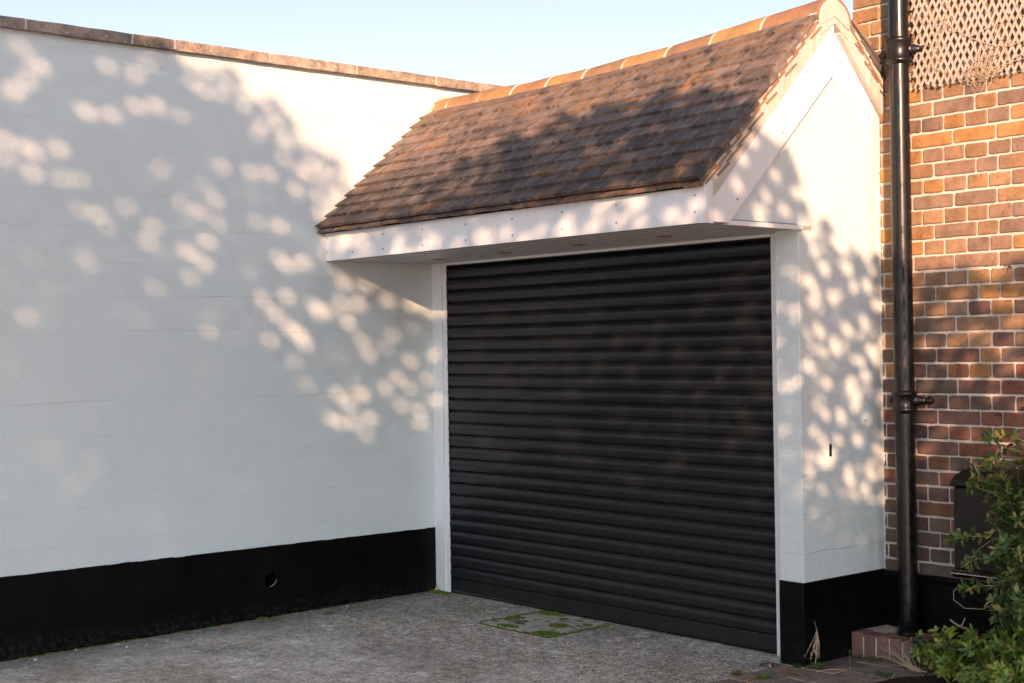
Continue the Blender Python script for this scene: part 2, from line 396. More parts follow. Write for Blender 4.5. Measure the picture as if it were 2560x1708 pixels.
for i in range(len(cj) - 1):
    b = MB(); t = rnd(.8, 1.12); b.col = (t, t * rnd(.94, 1.02), t * rnd(.9, 1.0))
    if cj[i] < -2.0: b.col = (t * .78, t * .76, t * .76)
    n = 9; y0, y1 = cj[i] + .006, cj[i + 1] - .006
    vs = []
    for k in range(n + 1):
        yk = lerp(y0, y1, k / n); q = lambda s_: .003 * nz(yk * 7, s_, i * 3)
        for x, z in ((.046, 3.262), (.05, 3.312), (.044, 3.320), (-.12, 3.335), (-.29, 3.312), (-.29, 3.262), (.03, 3.262), (.03, 3.266), (.02, 3.266), (.02, 3.262)):
            vs.append((x + q(x * 50), yk, z + q(z * 40 + x)))
    order = [0, 1, 2, 3, 4, 5, 9, 8, 7, 6]; m_ = 10; fs = []
    for k in range(n):
        for j in range(m_):
            a, c = order[j], order[(j + 1) % m_]; fs.append((k * m_ + a, k * m_ + c, (k + 1) * m_ + c, (k + 1) * m_ + a))
    fs += [tuple(order)[::-1], tuple(n * m_ + j for j in order)]
    b.add(vs, fs); b.build('coping_stone', M['coping'], wall)
b = MB()
for yj in cj[1:-1]:
    b.box(-.285, .047, yj - .0065, yj + .0065, 3.265, 3.3185, None, .001)
b.build('coping_joint', M['mortar'], wall)
def crack(pts, w_=.0016):
    b = MB()
    q = [(y, z) for y, z in pts]
    out = []
    for (y0, z0_), (y1, z1_) in zip(q, q[1:]):
        for k in range(6): out.append((lerp(y0, y1, k / 6) + rnd(-.004, .004), lerp(z0_, z1_, k / 6) + rnd(-.004, .004)))
    out.append(q[-1])
    for i, ((y0, z0_), (y1, z1_)) in enumerate(zip(out, out[1:])):
        h = w_ * rnd(.25, .8); b.add([(.0004, y0, z0_ - h), (.0004, y1, z1_ - h), (.0004, y1, z1_ + h), (.0004, y0, z0_ + h)], [(0, 1, 2, 3)])
    b.build('hairline_crack', M['mortar'], wall)
crack([(-2.62, 3.205), (-2.45, 3.195), (-2.2, 3.19), (-2.0, 3.17), (-1.87, 3.155), (-1.80, 3.14)]); crack([(-2.42, 3.235), (-2.33, 3.215), (-2.27, 3.192)], .0012)
# ------------------------------------------------------------------ garage
gar = thing('garage', 'small white garage with black roller shutter and overhanging tiled roof', 'garage', (1.5, 0, 0))
XL, XR, YF, YB = 2.905, 3.05, -.112, .549
APY, APZ = .145, 3.128
b = MB()
b.prism([(YF, ZP), (YB, ZP), (YB, 2.70), (APY, 3.10), (-.70, 2.255), (-.70, 2.128), (YF, 2.128)], 0, XL, XR)
b.build('side_wall', M['render'], gar, bevel=.004)
b = MB(); b.box(XL - .003, XR + .004, YF - .004, YB - .001, -.2, ZP - .004 + .004, None)
b.build('plinth', M['black'], gar, bevel=.004)
# door recess behind the shutter, never seen
b = MB(); b.box(.0, XL, .06, .30, 2.13, 2.6); b.box(0, XL, .25, .30, -.1, 2.13); b.build('lintel', M['render'], gar)
b = MB(); b.box(0.001, .102, -.006, .05, -.05, 2.125); b.box(.1025, .139, .004, .05, -.05, 2.125); b.build('door_jamb', M['upvc'], gar, bevel=.002)
b = MB(); b.box(2.798, 2.904, -.012, .05, -.05, 2.125); b.build('door_jamb', M['upvc'], gar, bevel=.002)
for z in (.11, .98, 1.55):
    for x in (.045, .07):
        c = MB(); c.lathe([(.0035, 0), (.003, -.0015)], (x, -.0062, z + rnd(-.01, .01)), 'y', 8); c.build('screw', M['metal'], gar)
for xa, xb in ((.1393, .1478), (2.7925, 2.7978)):
    b = MB(); b.box(xa, xb, .0095, .05, .0, 2.125); b.build('guide_brush', M['box'], gar)
# shutter: interlocking slats pressed with two fine grooves, one formed sheet
prof = [(0.0, .013), (.0004, .0015), (.004, -.0008), (.012, -.0036), (.0225, -.0064), (.0230, -.0048), (.0242, -.0048), (.0247, -.0069), (.034, -.0083), (.0425, -.0083), (.0470, -.0074), (.0475, -.0056), (.0487, -.0054), (.0492, -.0066), (.056, -.0034), (.063, .0010), (.069, .0056), (.0745, .0105)]
b = MB(); P = .0766; z0 = .0950; ns = 27
X0, X1 = .142, 2.796
cols = [X0 + (X1 - X0) * i / 6 for i in range(7)]
for k in range(ns):
    zt = z0; pr = [(z0 + P * k + h, (y_ - .013) * 1.45 + .013) for h, y_ in prof]
    dy = rnd(-.0008, .0008)
    for i in range(6):
        b.add([(cols[i], y_ + dy + .022, z) for z, y_ in pr] + [(cols[i + 1], y_ + dy + .022, z) for z, y_ in pr],
              [(j, len(pr) + j, len(pr) + j + 1, j + 1) for j in range(len(pr) - 1)])
b.box(X0, X1, .033, .045, .06, 2.15)
door = b.build('roller_shutter', M['door'], gar)
b = MB(); b.box(X0 + .002, X1 - .002, .008, .032, .016, .0935); b.build('bottom_rail', M['door'], door, bevel=.003)
b = MB(); b.tube([(X0 + .002, .012, .012), (X1 - .002, .012, .012)], .009, 10); b.build('rubber_seal', M['box'], door, smooth=True)
# canopy: soffit boards, trims, fascia
YE, ZS = -.82, 2.104
b = MB(); nb = 9; y = YE + .006
wd = (-.012 - y) / nb
for k in range(nb):
    b.box(.001, 3.055, y + .0035, y + wd - .0035, ZS, ZS + .012); y += wd
b.box(.001, 3.055, YE + .006, -.012, ZS + .009, ZS + .02)
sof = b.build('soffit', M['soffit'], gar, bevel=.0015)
b = MB(); y = YE + .006
for k in range(nb - 1):
    y += wd; b.box(.001, 3.055, y - .002, y + .002, ZS - .0015, ZS + .006)  # pale strips put in for the lit edges of the board grooves
b.box(.001, 2.904, -.026, -.0125, ZS - .016, ZS + .01)
b.build('groove_highlights_and_trim', M['upvc'], sof)
for x, y in ((.478, -.317), (1.127, -.341), (1.771, -.357), (2.439, -.40)):
    b = MB(); b.lathe([(.028, .003), (.031, -.001), (.040, -.004), (.044, -.001), (.044, .002)], (x, y, ZS - .001), 'z', 28)
    d = b.build('downlight', M['brass'], sof, smooth=True)
    b = MB(); b.lathe([(.027, -.0012), (.02, -.0008), (.004, -.0016)], (x, y, ZS), 'z', 20); b.build('lamp_glass', M['dark'], d, smooth=True)
b = MB(); b.box(.004, 3.072, YE, YE + .018, ZS - .002, 2.292); fas = b.build('fascia', M['upvc'], gar, bevel=.002)
for x, zs in ((.028, (2.24, 2.155)), (.30, (2.141,)), (.613, (2.226, 2.141)), (.992, (2.224, 2.138)), (1.378, (2.223, 2.138)), (1.763, (2.222, 2.138)), (2.145, (2.225, 2.141)), (2.528, (2.229, 2.144)), (3.03, (2.228, 2.154))):
    for z in zs:
        b = MB(); b.lathe([(.0058, .001), (.0052, -.002), (.003, -.0032)], (x, YE - .0008, z), 'y', 10); b.build('screw', M['metal'], fas, smooth=True)
XB0, XB1 = 3.056, 3.088
b = MB(); b.box(XB1 - .034, XB1 + .006, YE - .005, YE - .0005, ZS - .004, 2.292); b.box(XB1 + .0012, XB1 + .006, YE - .0005, YE + .052, ZS - .004, 2.262 + .03)
b.build('corner_trim', M['upvc'], gar, bevel=.0012)
b = MB(); b.prism([(YE + .019, ZS + .004), (-.652, ZS + .004), (.09, 2.828), (APY, 2.88), (APY, APZ), (-.66, 2.33), (YE + .019, 2.262)], 0, XB0, XB1)
bb = b.build('barge_board', M['upvc'], gar, bevel=.002)
for y, z in ((-.73, 2.269), (-.596, 2.219), (-.258, 2.552)):
    b = MB(); b.lathe([(.0058, -.001), (.0052, .002), (.003, .0032)], (XB1 + .0008, y, z), 'x', 10); b.build('screw', M['metal'], bb, smooth=True)
b = MB(); b.prism([(APY + .0015, APZ), (APY + .0015, 2.88), (.18, 2.845), (.546, 2.42), (.546, 2.70)], 0, XB0 - .004, XB0 + .006); b.build('barge_board', M['upvc'], gar, bevel=.002)
b = MB(); b.box(3.0505, 3.074, -.655, YF + .012, ZS - .004, ZS + .0185); b.build('soffit_edge_trim', M['upvc'], gar, bevel=.002)
# key switch slot and a nail on the side wall
b = MB(); b.box(XR, XR + .006, .101, .118, .998, 1.060); ks = b.build('key_switch', M['box'], gar, bevel=.003)
b = MB(); b.box(XR + .0062, XR + .009, .105, .1145, 1.036, 1.052); b.box(XR + .0062, XR + .0085, .106, .1135, 1.006, 1.024); b.build('key_plate', M['dark'], ks, bevel=.001)
b = MB(); b.tube([(XR - .01, .392, 1.176), (XR + .012, .39, 1.172), (XR + .022, .388, 1.163)], [.006, .007, .003], 8); b.build('paint_blob', M['render'], gar, smooth=True)
# ------------------------------------------------------------------ tiled roof
def rise(x): return .080 * (max(0., x - 1.45) / 1.65) ** 1.4 + .012 * max(0., 1 - x / .7)   # the old ridge sags in the middle
def surf(x, s, front=True):
    """point on the batten plane: s = metres up the slope from the eave"""
    t = x / 3.1
    if front:
        ye, ze = lerp(-.862, -.838, t), lerp(2.272, 2.268, t); yr, zr = 0.0, 3.048 + rise(x)
    else:
        ye, ze = .60, lerp(2.72, 2.80, t); yr, zr = .29, 3.045 + rise(x)
    L = sqrt((yr - ye) ** 2 + (zr - ze) ** 2); d = ((yr - ye) / L, (zr - ze) / L)
    n = (-abs(d[1]), abs(d[0])) if front else (abs(d[1]), abs(d[0]))
    return Vector((x, ye + d[0] * s, ze + d[1] * s)), Vector((0, n[0], n[1])), L
TC = [(.19, .152, .135), (.16, .132, .122), (.215, .165, .14), (.135, .118, .112), (.19, .158, .145), (.105, .098, .097), (.225, .185, .165), (.15, .125, .115), (.235, .165, .125)]
def add_tile(b, x0, x1, s0, front, lift, col, ln=.20, th=.0125, yaw=0., camber=.003):
    n = 5; vs = []
    for e in (0, 1):
        s_ = s0 + e * ln; up = lift * (1 - e)
        for k in range(n + 1):
            f = k / n; x = lerp(x0, x1, f); ss = s_ + yaw * (f - .5) + (.0016 * nz(x * 60, s0 * 40) if e == 0 else 0)
            p, nn, _ = surf(x, ss, front); h = up + camber * (1 - (2 * f - 1) ** 2)
            vs += [p + nn * h, p + nn * (h + th)]
    W_ = 2 * (n + 1); fs = []
    for k in range(n):
        a = 2 * k
        fs += [(a + 1, a + 3, W_ + a + 3, W_ + a + 1), (a, W_ + a, W_ + a + 2, a + 2), (a, a + 2, a + 3, a + 1), (W_ + a, W_ + a + 1, W_ + a + 3, W_ + a + 2)]
    fs += [(0, 1, W_ + 1, W_), (2 * n, W_ + 2 * n, W_ + 2 * n + 1, 2 * n + 1)]
    if not front: fs = [f[::-1] for f in fs]
    nose = tuple(min(.5, v * q) for v, q in zip(col, (1.3, 1.15, 1.0))) if s0 > .6 or rnd(0, 1) < .2 else tuple(v * .9 for v in col)
    for i_, f in enumerate(fs): b.add(vs if not i_ else [], [f] if not i_ else [], nose if i_ % 4 == 2 and i_ < 4 * n else col) if not i_ else (b.f.append(tuple(len(b.v) - len(vs) + q for q in f)), b.c.append(nose if i_ % 4 == 2 and i_ < 4 * n else col))
def lay(front):
    b = MB(); _, _, L = surf(1.5, 0, front); g_ = .0985; nrow = int((L - .03) / g_) + 1
    if front:
        x = .012                                            # shorter under-eave course
        while x < 3.1:
            wd_ = .166; add_tile(b, x, min(x + wd_ - .004, 3.1), -.012 + rnd(-.008, .006), True, .006, random.choice([(.23, .14, .095), (.18, .12, .09), (.11, .09, .08)]), .15, .012)
            x += wd_
    for r in range(nrow):
        x = -.0 - (.083 if r % 2 else .0); first = True; wob = .01
        sag = [0.004 * nz(r * 3.1, k * .9) for k in range(24)]
        k = 0
        while x < 3.10:
            wd_ = .1655; x0 = max(x, .004); x1 = min(x + wd_ - .0045, 3.106 + rnd(-.006, .004))
            if x1 - x0 > .03:
                c = random.choice(TC); f = rnd(.78, 1.04); c = tuple(v * f for v in c)
                if rnd(0, 1) < .05: c = (.27, .17, .11)
                if front and r < 7: c = tuple(v * lerp(.62, 1, r / 7) for v in c)                  # sooty lower courses, darkened further to deepen the roof's shade
                if front and r > 8: c = tuple(lerp(v, q, .45) for v, q in zip(c, (.24, .175, .125)))
                last = x + wd_ >= 3.1
                add_tile(b, x0, x1, g_ * r + .004 + rnd(-.003, .003) + sag[k % 24], front, .034 + rnd(-.0015, .0025), c, min(.262 if last else .2, L + .05 - g_ * r), .019, rnd(-.003, .003), rnd(.001, .0032))
            x += wd_; k += 1
    return b
lay(True).build('tiled_slope', M['tile'], gar)
lay(False).build('tiled_slope', M['tile'], gar)
# sarking under the tiles so that no light gets through
b = MB()
for fr in (True, False):
    q = [surf(x, s_, fr)[0] for x, s_ in ((.002, .01), (3.08, .01), (3.08, 1.3 if fr else .5), (.002, 1.3 if fr else .5))]
    q = [p - Vector((0, 0, .012)) for p in q]
    b.add(q, [(0, 1, 2, 3)])
b.build('sarking', M['dark'], gar)
# verge: bedding cement with the tile edges showing in it
b = MB(); N = 60
for fr in (True, False):
    vs = []
    Lr = surf(3.1, 0, fr)[2]
    for k in range(N + 1):
        s_ = lerp(.015 if fr else 0, Lr + (.16 if fr else .14), k / N)
        p, n_, _ = surf(3.1, s_, fr); q = .0045 * nz(s_ * 22, 3, 8) + .003 * nz(s_ * 70, 6, 1)
        y_ = p.y
        zl = (y_ * 1.0 + APZ - APY) if fr else (APZ - (y_ - APY) * 1.02)
        zl = zl if fr else min(zl, p.z - .01)
        zl = min(zl, p.z - .004) - .004
        if fr: zl = max(zl, p.z - lerp(.012, .20, min(1, max(0, s_ - .03) / .13)))
        vs += [(3.094 + q, p.y + n_.y * .018, p.z + n_.z * .018), (3.0925 + q * .8, y_, (p.z + zl) / 2), (3.0905 + q * .4, y_, zl), (3.05, y_, zl), (3.05, p.y + n_.y * .018, p.z + n_.z * .018)]
    fs = []
    for k in range(N):
        for j in range(5):
            a, c = 5 * k + j, 5 * k + (j + 1) % 5; f = (a, c, c + 5, a + 5); fs.append(f if fr else f[::-1])
    fs += [(0, 4, 3, 2, 1), tuple(5 * N + j for j in range(5))]
    b.add(vs, fs)
# thin clay tile edges set in the cement
vc = b.build('verge_cement', M['verge'], gar)
for fr in (True, False):
    b = MB(); Lr = surf(3.1, 0, fr)[2]; k = 0
    while k * .0985 < Lr + .05:
        for dn, ln_, ins in ((-.016, rnd(.11, .19), 0), (-.046 if fr else -.036, rnd(.07, .15), 0)):
            s0 = k * .0985 + rnd(0, .04)
            if s0 + ln_ > Lr + .12 or (dn < -.03 and rnd(0, 1) < .5): continue
            p0, n_, _ = surf(3.09, s0, fr); p1, _, _ = surf(3.09, s0 + ln_, fr)
            if fr and dn < -.03 and p0.z + n_.z * dn < (p0.y + n_.y * dn) + APZ - APY + .014: continue
            a0 = p0 + n_ * (dn + .008); a1 = p1 + n_ * (dn - .006); t_ = n_ * .0105
            q = [(a0 - t_ / 2), (a1 - t_ / 2), (a1 + t_ / 2), (a0 + t_ / 2)]
            b.add([(3.085, v.y, v.z) for v in q] + [(3.0965 + rnd(-.001, .002), v.y, v.z) for v in q], [(0, 1, 2, 3), (4, 7, 6, 5), (0, 4, 5, 1), (1, 5, 6, 2), (2, 6, 7, 3), (3, 7, 4, 0)], random.choice([(.30, .18, .11), (.34, .21, .12), (.25, .16, .11)]))
        k += 1
    b.build('verge_slip', M['ridge'], vc)
# ridge tiles
RX = [.012, .152 - .0, .471, .787, 1.108, 1.423, 1.746, 2.073, 2.40, 2.74, 3.106]
def ridge_c(x): return (.138, 3.047 + rise(x))
RC = [(.39, .215, .09), (.35, .20, .10), (.41, .225, .085), (.38, .20, .085), (.42, .245, .095), (.31, .19, .11), (.43, .255, .10), (.29, .17, .10), (.44, .265, .105), (.32, .175, .10)]
for i in range(10):
    b = MB(); x0, x1 = RX[i] + .007, RX[i + 1] - .007; n = 14; vs = []; NX = 7
    rr = .137 + rnd(-.002, .003); tilt = rnd(-.004, .004); fl = rnd(-.004, .004)
    for k in range(NX):
        f = k / (NX - 1); x = lerp(x0, x1, f); cy_, cz_ = ridge_c(x); cz_ += tilt * (f - .5) * 2 + fl + rnd(-.0008, .0008)
        for rad in (rr, rr - .016):
            for j in range(n + 1):
                t = pi * j / n; e = 1.0
                vs.append((x + (0 if 0 < k < NX - 1 else .002 * nz(j * 2., i * 3. + k)), cy_ - rad * cos(t), cz_ + rad * .93 * sin(t) ** .92))
    A = n + 1; fs = []
    for k in range(NX - 1):
        o1, o2 = k * 2 * A, (k + 1) * 2 * A
        for j in range(n):
            fs += [(o1 + j, o2 + j, o2 + j + 1, o1 + j + 1), (o1 + A + j, o1 + A + j + 1, o2 + A + j + 1, o2 + A + j)]
        fs += [(o1, o1 + A, o2 + A, o2), (o1 + n, o2 + n, o2 + A + n, o1 + A + n)]
    e = (NX - 1) * 2 * A
    for j in range(n): fs += [(j, j + 1, A + j + 1, A + j), (e + j, e + A + j, e + A + j + 1, e + j + 1)]
    b.add(vs, fs, RC[i]); b.build('ridge_tile', M['ridge'], gar, smooth=False, bevel=.003)
b = MB()                                                     # joints, bedding and the end cap, all cement
for i, x in enumerate(RX[1:-1]):
    cy_, cz_ = ridge_c(x); n = 16; vs = []
    for k, dx in enumerate((-.013, -.006, .006, .013)):
        for j in range(n + 1):
            t = pi * (j - .6) / (n - 1.2); rr = .1345 + (.004 if k in (1, 2) else -.003) + .003 * nz(j * 1.3, i * 5., k)
            vs.append((x + dx + .004 * nz(j * .8, i * 7.), cy_ - rr * cos(t), cz_ + rr * .93 * max(-.2, sin(t))))
    b.add(vs, [(k * (n + 1) + j, (k + 1) * (n + 1) + j, (k + 1) * (n + 1) + j + 1, k * (n + 1) + j + 1) for k in range(3) for j in range(n)])
    b.add([(x - .022, cy_ - .130, cz_ + .015), (x + .022, cy_ - .130, cz_ + .015), (x + .03, cy_ - .168, cz_ - .016), (x - .03, cy_ - .166, cz_ - .018), (x, cy_ - .120, cz_ + .045)], [(0, 3, 2, 1), (0, 1, 4)])
for sgn in (-1, 1):
    vs = []; n = 150
    for k in range(n + 1):
        x = lerp(.004, 3.09, k / n); cy_, cz_ = ridge_c(x)
        q = .007 * nz(x * 16, sgn, 2) + .006 * nz(x * 48, sgn, 5)
        vs += [(x, cy_ + sgn * .118, cz_ + .012), (x, cy_ + sgn * (.138 + q), cz_ + .004), (x, cy_ + sgn * (.150 + q * 1.4), cz_ - .026), (x, cy_ + sgn * .12, cz_ - .05)]
    b.add(vs, [(4 * k + j, 4 * k + 4 + j, 4 * k + 5 + j, 4 * k + 1 + j)[::-sgn] for k in range(n) for j in range(3)])
cy_, cz_ = ridge_c(3.1); vs = [(3.1, cy_, cz_ + .03)]      # domed gable end of the ridge
for rr, xx in ((.105, 3.0995), (.125, 3.0975)):
    for j in range(25):
        t = -.22 + (pi + .44) * j / 24; vs.append((xx + .003 * nz(j * 1.1, rr * 30), cy_ - rr * cos(t), cz_ + rr * (.95 * sin(t) if sin(t) > 0 else sin(t) * .9)))
b.add(vs, [(0, 1 + j, 2 + j) for j in range(24)] + [(1 + j, 26 + j, 27 + j, 2 + j) for j in range(24)])
cy_, cz_ = ridge_c(0)
for k in range(26):                                          # crumbly fillet against the white wall
    t = rnd(-.1, pi * .75); rr = .135 + rnd(-.004, .016); p = (.006, cy_ - rr * cos(t), cz_ + rr * .95 * sin(t))
    b.lathe([(.002, 0), (rnd(.008, .02), .003), (rnd(.006, .012), rnd(.008, .016)), (.001, rnd(.014, .02))], p, 'x', 7)
cy_, cz_ = ridge_c(3.08); b.prism([(cy_ - .115, cz_ - .075), (cy_ - .03, APZ - .025), (APY, APZ - .004), (cy_ + .03, APZ - .025), (cy_ + .115, cz_ - .075), (cy_ + .11, cz_ + .05), (cy_ - .11, cz_ + .05)], 0, 3.03, 3.0955)
b.build('ridge_cement', M['verge'], gar)
b = MB(); vs = []                                            # flashing fillet down the wall side of the slope
for k in range(60):
    s_ = k / 59 * surf(0, 0)[2]; p, n_, _ = surf(.004, s_); q = .004 * nz(s_ * 30, 1.)
    vs += [p + n_ * (.046 + q), p + n_ * (.034 + q) + Vector((.02 + q, 0, 0))]
b.add([(max(v[0], .0015), v[1], v[2]) for v in vs], [(2 * k, 2 * k + 1, 2 * k + 3, 2 * k + 2) for k in range(59)])
b.build('wall_fillet', M['mortar'], gar)
b = MB(); MC = [(.10, .105, .02), (.16, .13, .02), (.08, .09, .025), (.2, .15, .03)]
for k in range(260):                                         # moss along the foot of the ridge
    x = random.choice([rnd(2.35, 3.0), rnd(2.35, 3.0), rnd(2.05, 2.75), rnd(1.7, 2.9), rnd(.3, 1.2)]); cy_, cz_ = ridge_c(x); r = rnd(.004, .011)
    b.lathe([(r * .3, 0), (r, r * .3), (r * .7, r * .8), (r * .1, r)], (x, cy_ - .146 - rnd(-.006, .008), cz_ + rnd(-.022, .002)), 'z', 6, random.choice(MC))
for k in range(60):
    x = rnd(2.2, 3.05); r_ = random.choice([3, 5, 7, 9, 2]); p, n_, _ = surf(x, .0985 * r_ - .002); p += n_ * .03; r = rnd(.003, .007)
    b.lathe([(r * .3, 0), (r, r * .3), (r * .7, r * .8), (r * .1, r)], p, 'z', 6, random.choice(MC))
tag(b.build('roof_moss', M['moss']), 'yellow green moss in the cement under the ridge tiles', 'moss', None, 'stuff')
# ------------------------------------------------------------------ brick house
YH = .55
house = thing('brick_house', 'brown brick house wall with pale mortar standing behind the garage', 'house', (4.4, 2, 0))
HX0, HX1, HT, ZB = 2.908, 6.2, 4.6, .388
b = MB(); b.box(HX0 + .006, HX1, YH + .004, YH + 4, ZB - .02, HT); b.build('mortar_wall', M['joint'], house)
def brick_col(z, x):
    w_ = max(0, min(1, (1.75 - z) / .5))                      # darker, redder palette low down: the shade there is put into the colour
    lo = [(.14, .09, .07), (.115, .085, .07), (.18, .08, .056), (.135, .08, .068), (.105, .085, .073), (.19, .095, .062), (.145, .105, .082), (.12, .078, .068)]
    hi = [(.295, .172, .085), (.25, .163, .097), (.225, .15, .105), (.33, .182, .075), (.27, .172, .095), (.195, .138, .105), (.275, .18, .11)]
    c = random.choice(lo if rnd(0, 1) < w_ else hi); f = rnd(.92, 1.28); return tuple(v * f for v in c)
b = MB(); PZ = .0762; ztop = 2.057
def one_brick(x0, x1, z0, z1, y=YH, fx=False):
    if fx: return
    n = 5; pts = []
    w_, h_ = x1 - x0, z1 - z0; r = rnd(.003, .007)
    def side(a, c, m_): return [(lerp(a[0], c[0], i / m_), lerp(a[1], c[1], i / m_)) for i in range(m_)]
    nl = 8 if w_ > .15 else 5
    for (ax, az), (cx_, cz_), m_ in (((x0 + r, z0), (x1 - r, z0), nl), ((x1, z0 + r), (x1, z1 - r), 3), ((x1 - r, z1), (x0 + r, z1), nl), ((x0, z1 - r), (x0, z0 + r), 3)):
        pts += side((ax, az), (cx_, cz_), m_) + [(cx_, cz_)]
    q = [(px + .0032 * nz(px * 40, pz * 40, 1), pz + .0032 * nz(px * 40, pz * 40, 9)) for px, pz in pts]
    cx_, cz_ = (x0 + x1) / 2, (z0 + z1) / 2; yo = y - .0045 + rnd(-.0018, .0015); m_ = len(q)
    ins = [(px + (cx_ - px) * .0035 / (w_ / 2), pz + (cz_ - pz) * .004 / (h_ / 2)) for px, pz in q]
    vs = [(px, y + .006, pz) for px, pz in q] + [(px, yo + .0028, pz) for px, pz in q] + [(px, yo + .0008 * nz(px * 30, pz * 30, 4), pz) for px, pz in ins]
    fs = [(k + m_ * j, (k + 1) % m_ + m_ * j, (k + 1) % m_ + m_ * (j + 1), k + m_ * (j + 1)) for j in (0, 1) for k in range(m_)] + [tuple(range(2 * m_, 3 * m_))]
    b.add(vs, fs, brick_col(z0, x0))
r0 = -int((HT - ztop) / PZ); r1 = int((ztop - ZB) / PZ) + 3
for r in range(r0, r1):
    zt = ztop - PZ * (r - 1); zb = zt - PZ
    if zt < ZB + .025: continue
    if zb < ZB - .01: zb = ZB - .006
    jz = rnd(-.0015, .0015); kind = (r + 400) % 4            # rows: A, header, B, header downwards from ztop
    if kind % 2 == 1: js = [3.310 + .1205 * i + rnd(-.003, .003) for i in range(-3, 26)]
    elif kind == 0:
        js = [3.606 - .2345 * i for i in range(3, 0, -1)] + [3.606, 3.722] + [3.722 + .2345 * i for i in range(1, 13)]
    else: js = [3.248 + .2345 * i for i in range(-1, 15)]
    js = [HX0] + [j + rnd(-.002, .002) for j in js if HX0 + .05 < j < HX1 - .05] + [HX1]
    for i in range(len(js) - 1):
        m0 = .0056 if i else 0
        one_brick(js[i] + m0 + rnd(-.001, .0015), js[i + 1] - .0056 + rnd(-.0015, .001), zb + .0058 + jz + rnd(-.0014, .0014), zt - .0058 + jz + rnd(-.0014, .0014))
b.build('brickwork', M['brick'], house)
b = MB()
b.box(3.054, HX1, YH - .012, YH + .2, -.3, ZB - .012)
vs = []; n = 60
for k in range(n + 1):
    x = lerp(3.054, HX1, k / n); q = .003 * nz(x * 9, 2)
    vs += [(x, YH - .0125, ZB - .03), (x, YH - .026, ZB - .022 + q), (x, YH - .029, ZB - .008 + q), (x, YH - .020, ZB + .004 + q), (x, YH + .002, ZB + .01 + q)]
b.add(vs, [(5 * k + j, 5 * k + 5 + j, 5 * k + 6 + j, 5 * k + 1 + j) for k in range(n) for j in range(4)])
b.build('plinth', M['black'], house)
# white paint slopped over the edge bricks beside the garage
b = MB(); z = .40
while z < 2.42:
    h_ = rnd(.01, .035); w_ = max(.002, .0075 + .008 * nz(z * 13, 3) + .004 * nz(z * 45, 1)); b.box(3.0505, 3.0505 + w_, YH - .0075, YH + .004, z, z + h_ + .002); z += h_
b.build('paint_edge', M['render'], gar)
for x, z, s_ in ((3.78, 1.899, 1.), (3.715, 1.2, .8)):
    b = MB(); b.tube([(x, YH + .01, z), (x, YH - .022, z + .004), (x + .012 * s_, YH - .03, z + .008), (x + .014, YH - .034, z - .01 * s_)], [.004, .004, .003, .0025], 6)
    b.tube([(x, YH - .02, z + .003), (x - .018 * s_, YH - .026, z + .006), (x - .022 * s_, YH - .022, z - .004)], .0022, 5)
    tag(b.build('wall_nail', M['rust']), 'bent rusty nail sticking out of the %s brickwork' % ('orange sunlit' if z > 1.5 else 'dark shaded'), 'nail', 'nails in the brick wall')
b = MB(); b.box(3.842, 3.90, YH - .035, YH + .01, 1.226, 1.243); b.box(3.875, 3.90, YH - .035, YH - .005, 1.19, 1.243)
tag(b.build('wall_bracket', M['iron'], bevel=.002), 'small black bracket on the bricks at the right picture edge', 'bracket')
# ------------------------------------------------------------------ drainpipe
PX, PY, PR = 3.237, .468, .049
pipe = thing('drainpipe', 'glossy black cast iron drainpipe fixed to the brick wall', 'drainpipe', (PX, PY, .12))
b = MB(); b.lathe([(PR * .98, .105), (PR + .001, .12), (PR, .30), (PR, 1.0), (PR, 1.9), (PR - .001, 2.6), (PR, 3.4), (PR, 4.6)], (PX, PY, 0), 'z', 40)
b.build('pipe_shaft', M['iron'], pipe, smooth=True)
def collar(z, h_, big):
    b = MB(); R1 = PR + big
    b.lathe([(PR + .0005, z - .012), (PR + .006, z - .006), (R1 + .004, z), (R1 + .006, z + .008), (R1 + .003, z + .016), (R1, z + .022), (R1, z + h_ - .028), (R1 + .004, z + h_ - .022), (R1 + .008, z + h_ - .012), (R1 + .005, z + h_ - .002), (R1 - .002, z + h_ + .003), (PR + .0005, z + h_ + .004)], (PX, PY, 0), 'z', 40)
    o = b.build('collar', M['iron'], pipe, smooth=True)
    zc = z + h_ * .52
    for sg in (1, -1):
        b = MB()
        ring = []
        secs = [(PR - .002, .030, .020), (PR + .018, .026, .017), (PR + .034, .017, .0135), (PR + .052, .0165, .0135), (PR + .066, .019, .015), (PR + .074, .013, .011)]
        n = 10; vs = []
        for dx, hz_, hy_ in secs:
            yy_ = lerp(PY, YH - .022, min(1, max(0, (dx - PR) / .045)))
            for k in range(n):
                t = 2 * pi * k / n; vs.append((PX + sg * dx, yy_ + hy_ * cos(t), zc + hz_ * sin(t)))
        fs = [(i * n + k, i * n + (k + 1) % n, (i + 1) * n + (k + 1) % n, (i + 1) * n + k)[::sg] for i in range(len(secs) - 1) for k in range(n)]
        fs += [tuple(range(n))[::-sg], tuple(range((len(secs) - 1) * n, len(secs) * n))[::sg]]
        b.add(vs, fs)
        b.lathe([(.011, 0), (.012, -.006), (.009, -.011), (.003, -.013)], (PX + sg * (PR + .05), YH - .031, zc), 'y', 10)
        b.build('fixing_lug', M['iron'], o, smooth=True)
collar(2.945, .118, .011); collar(1.212, .098, .006)
b = MB(); b.lathe([(PR - .004, .085), (PR + .003, .09), (PR + .004, .112), (PR + .0005, .12)], (PX, PY, 0), 'z', 32); b.build('pipe_foot', M['iron'], pipe, smooth=True)
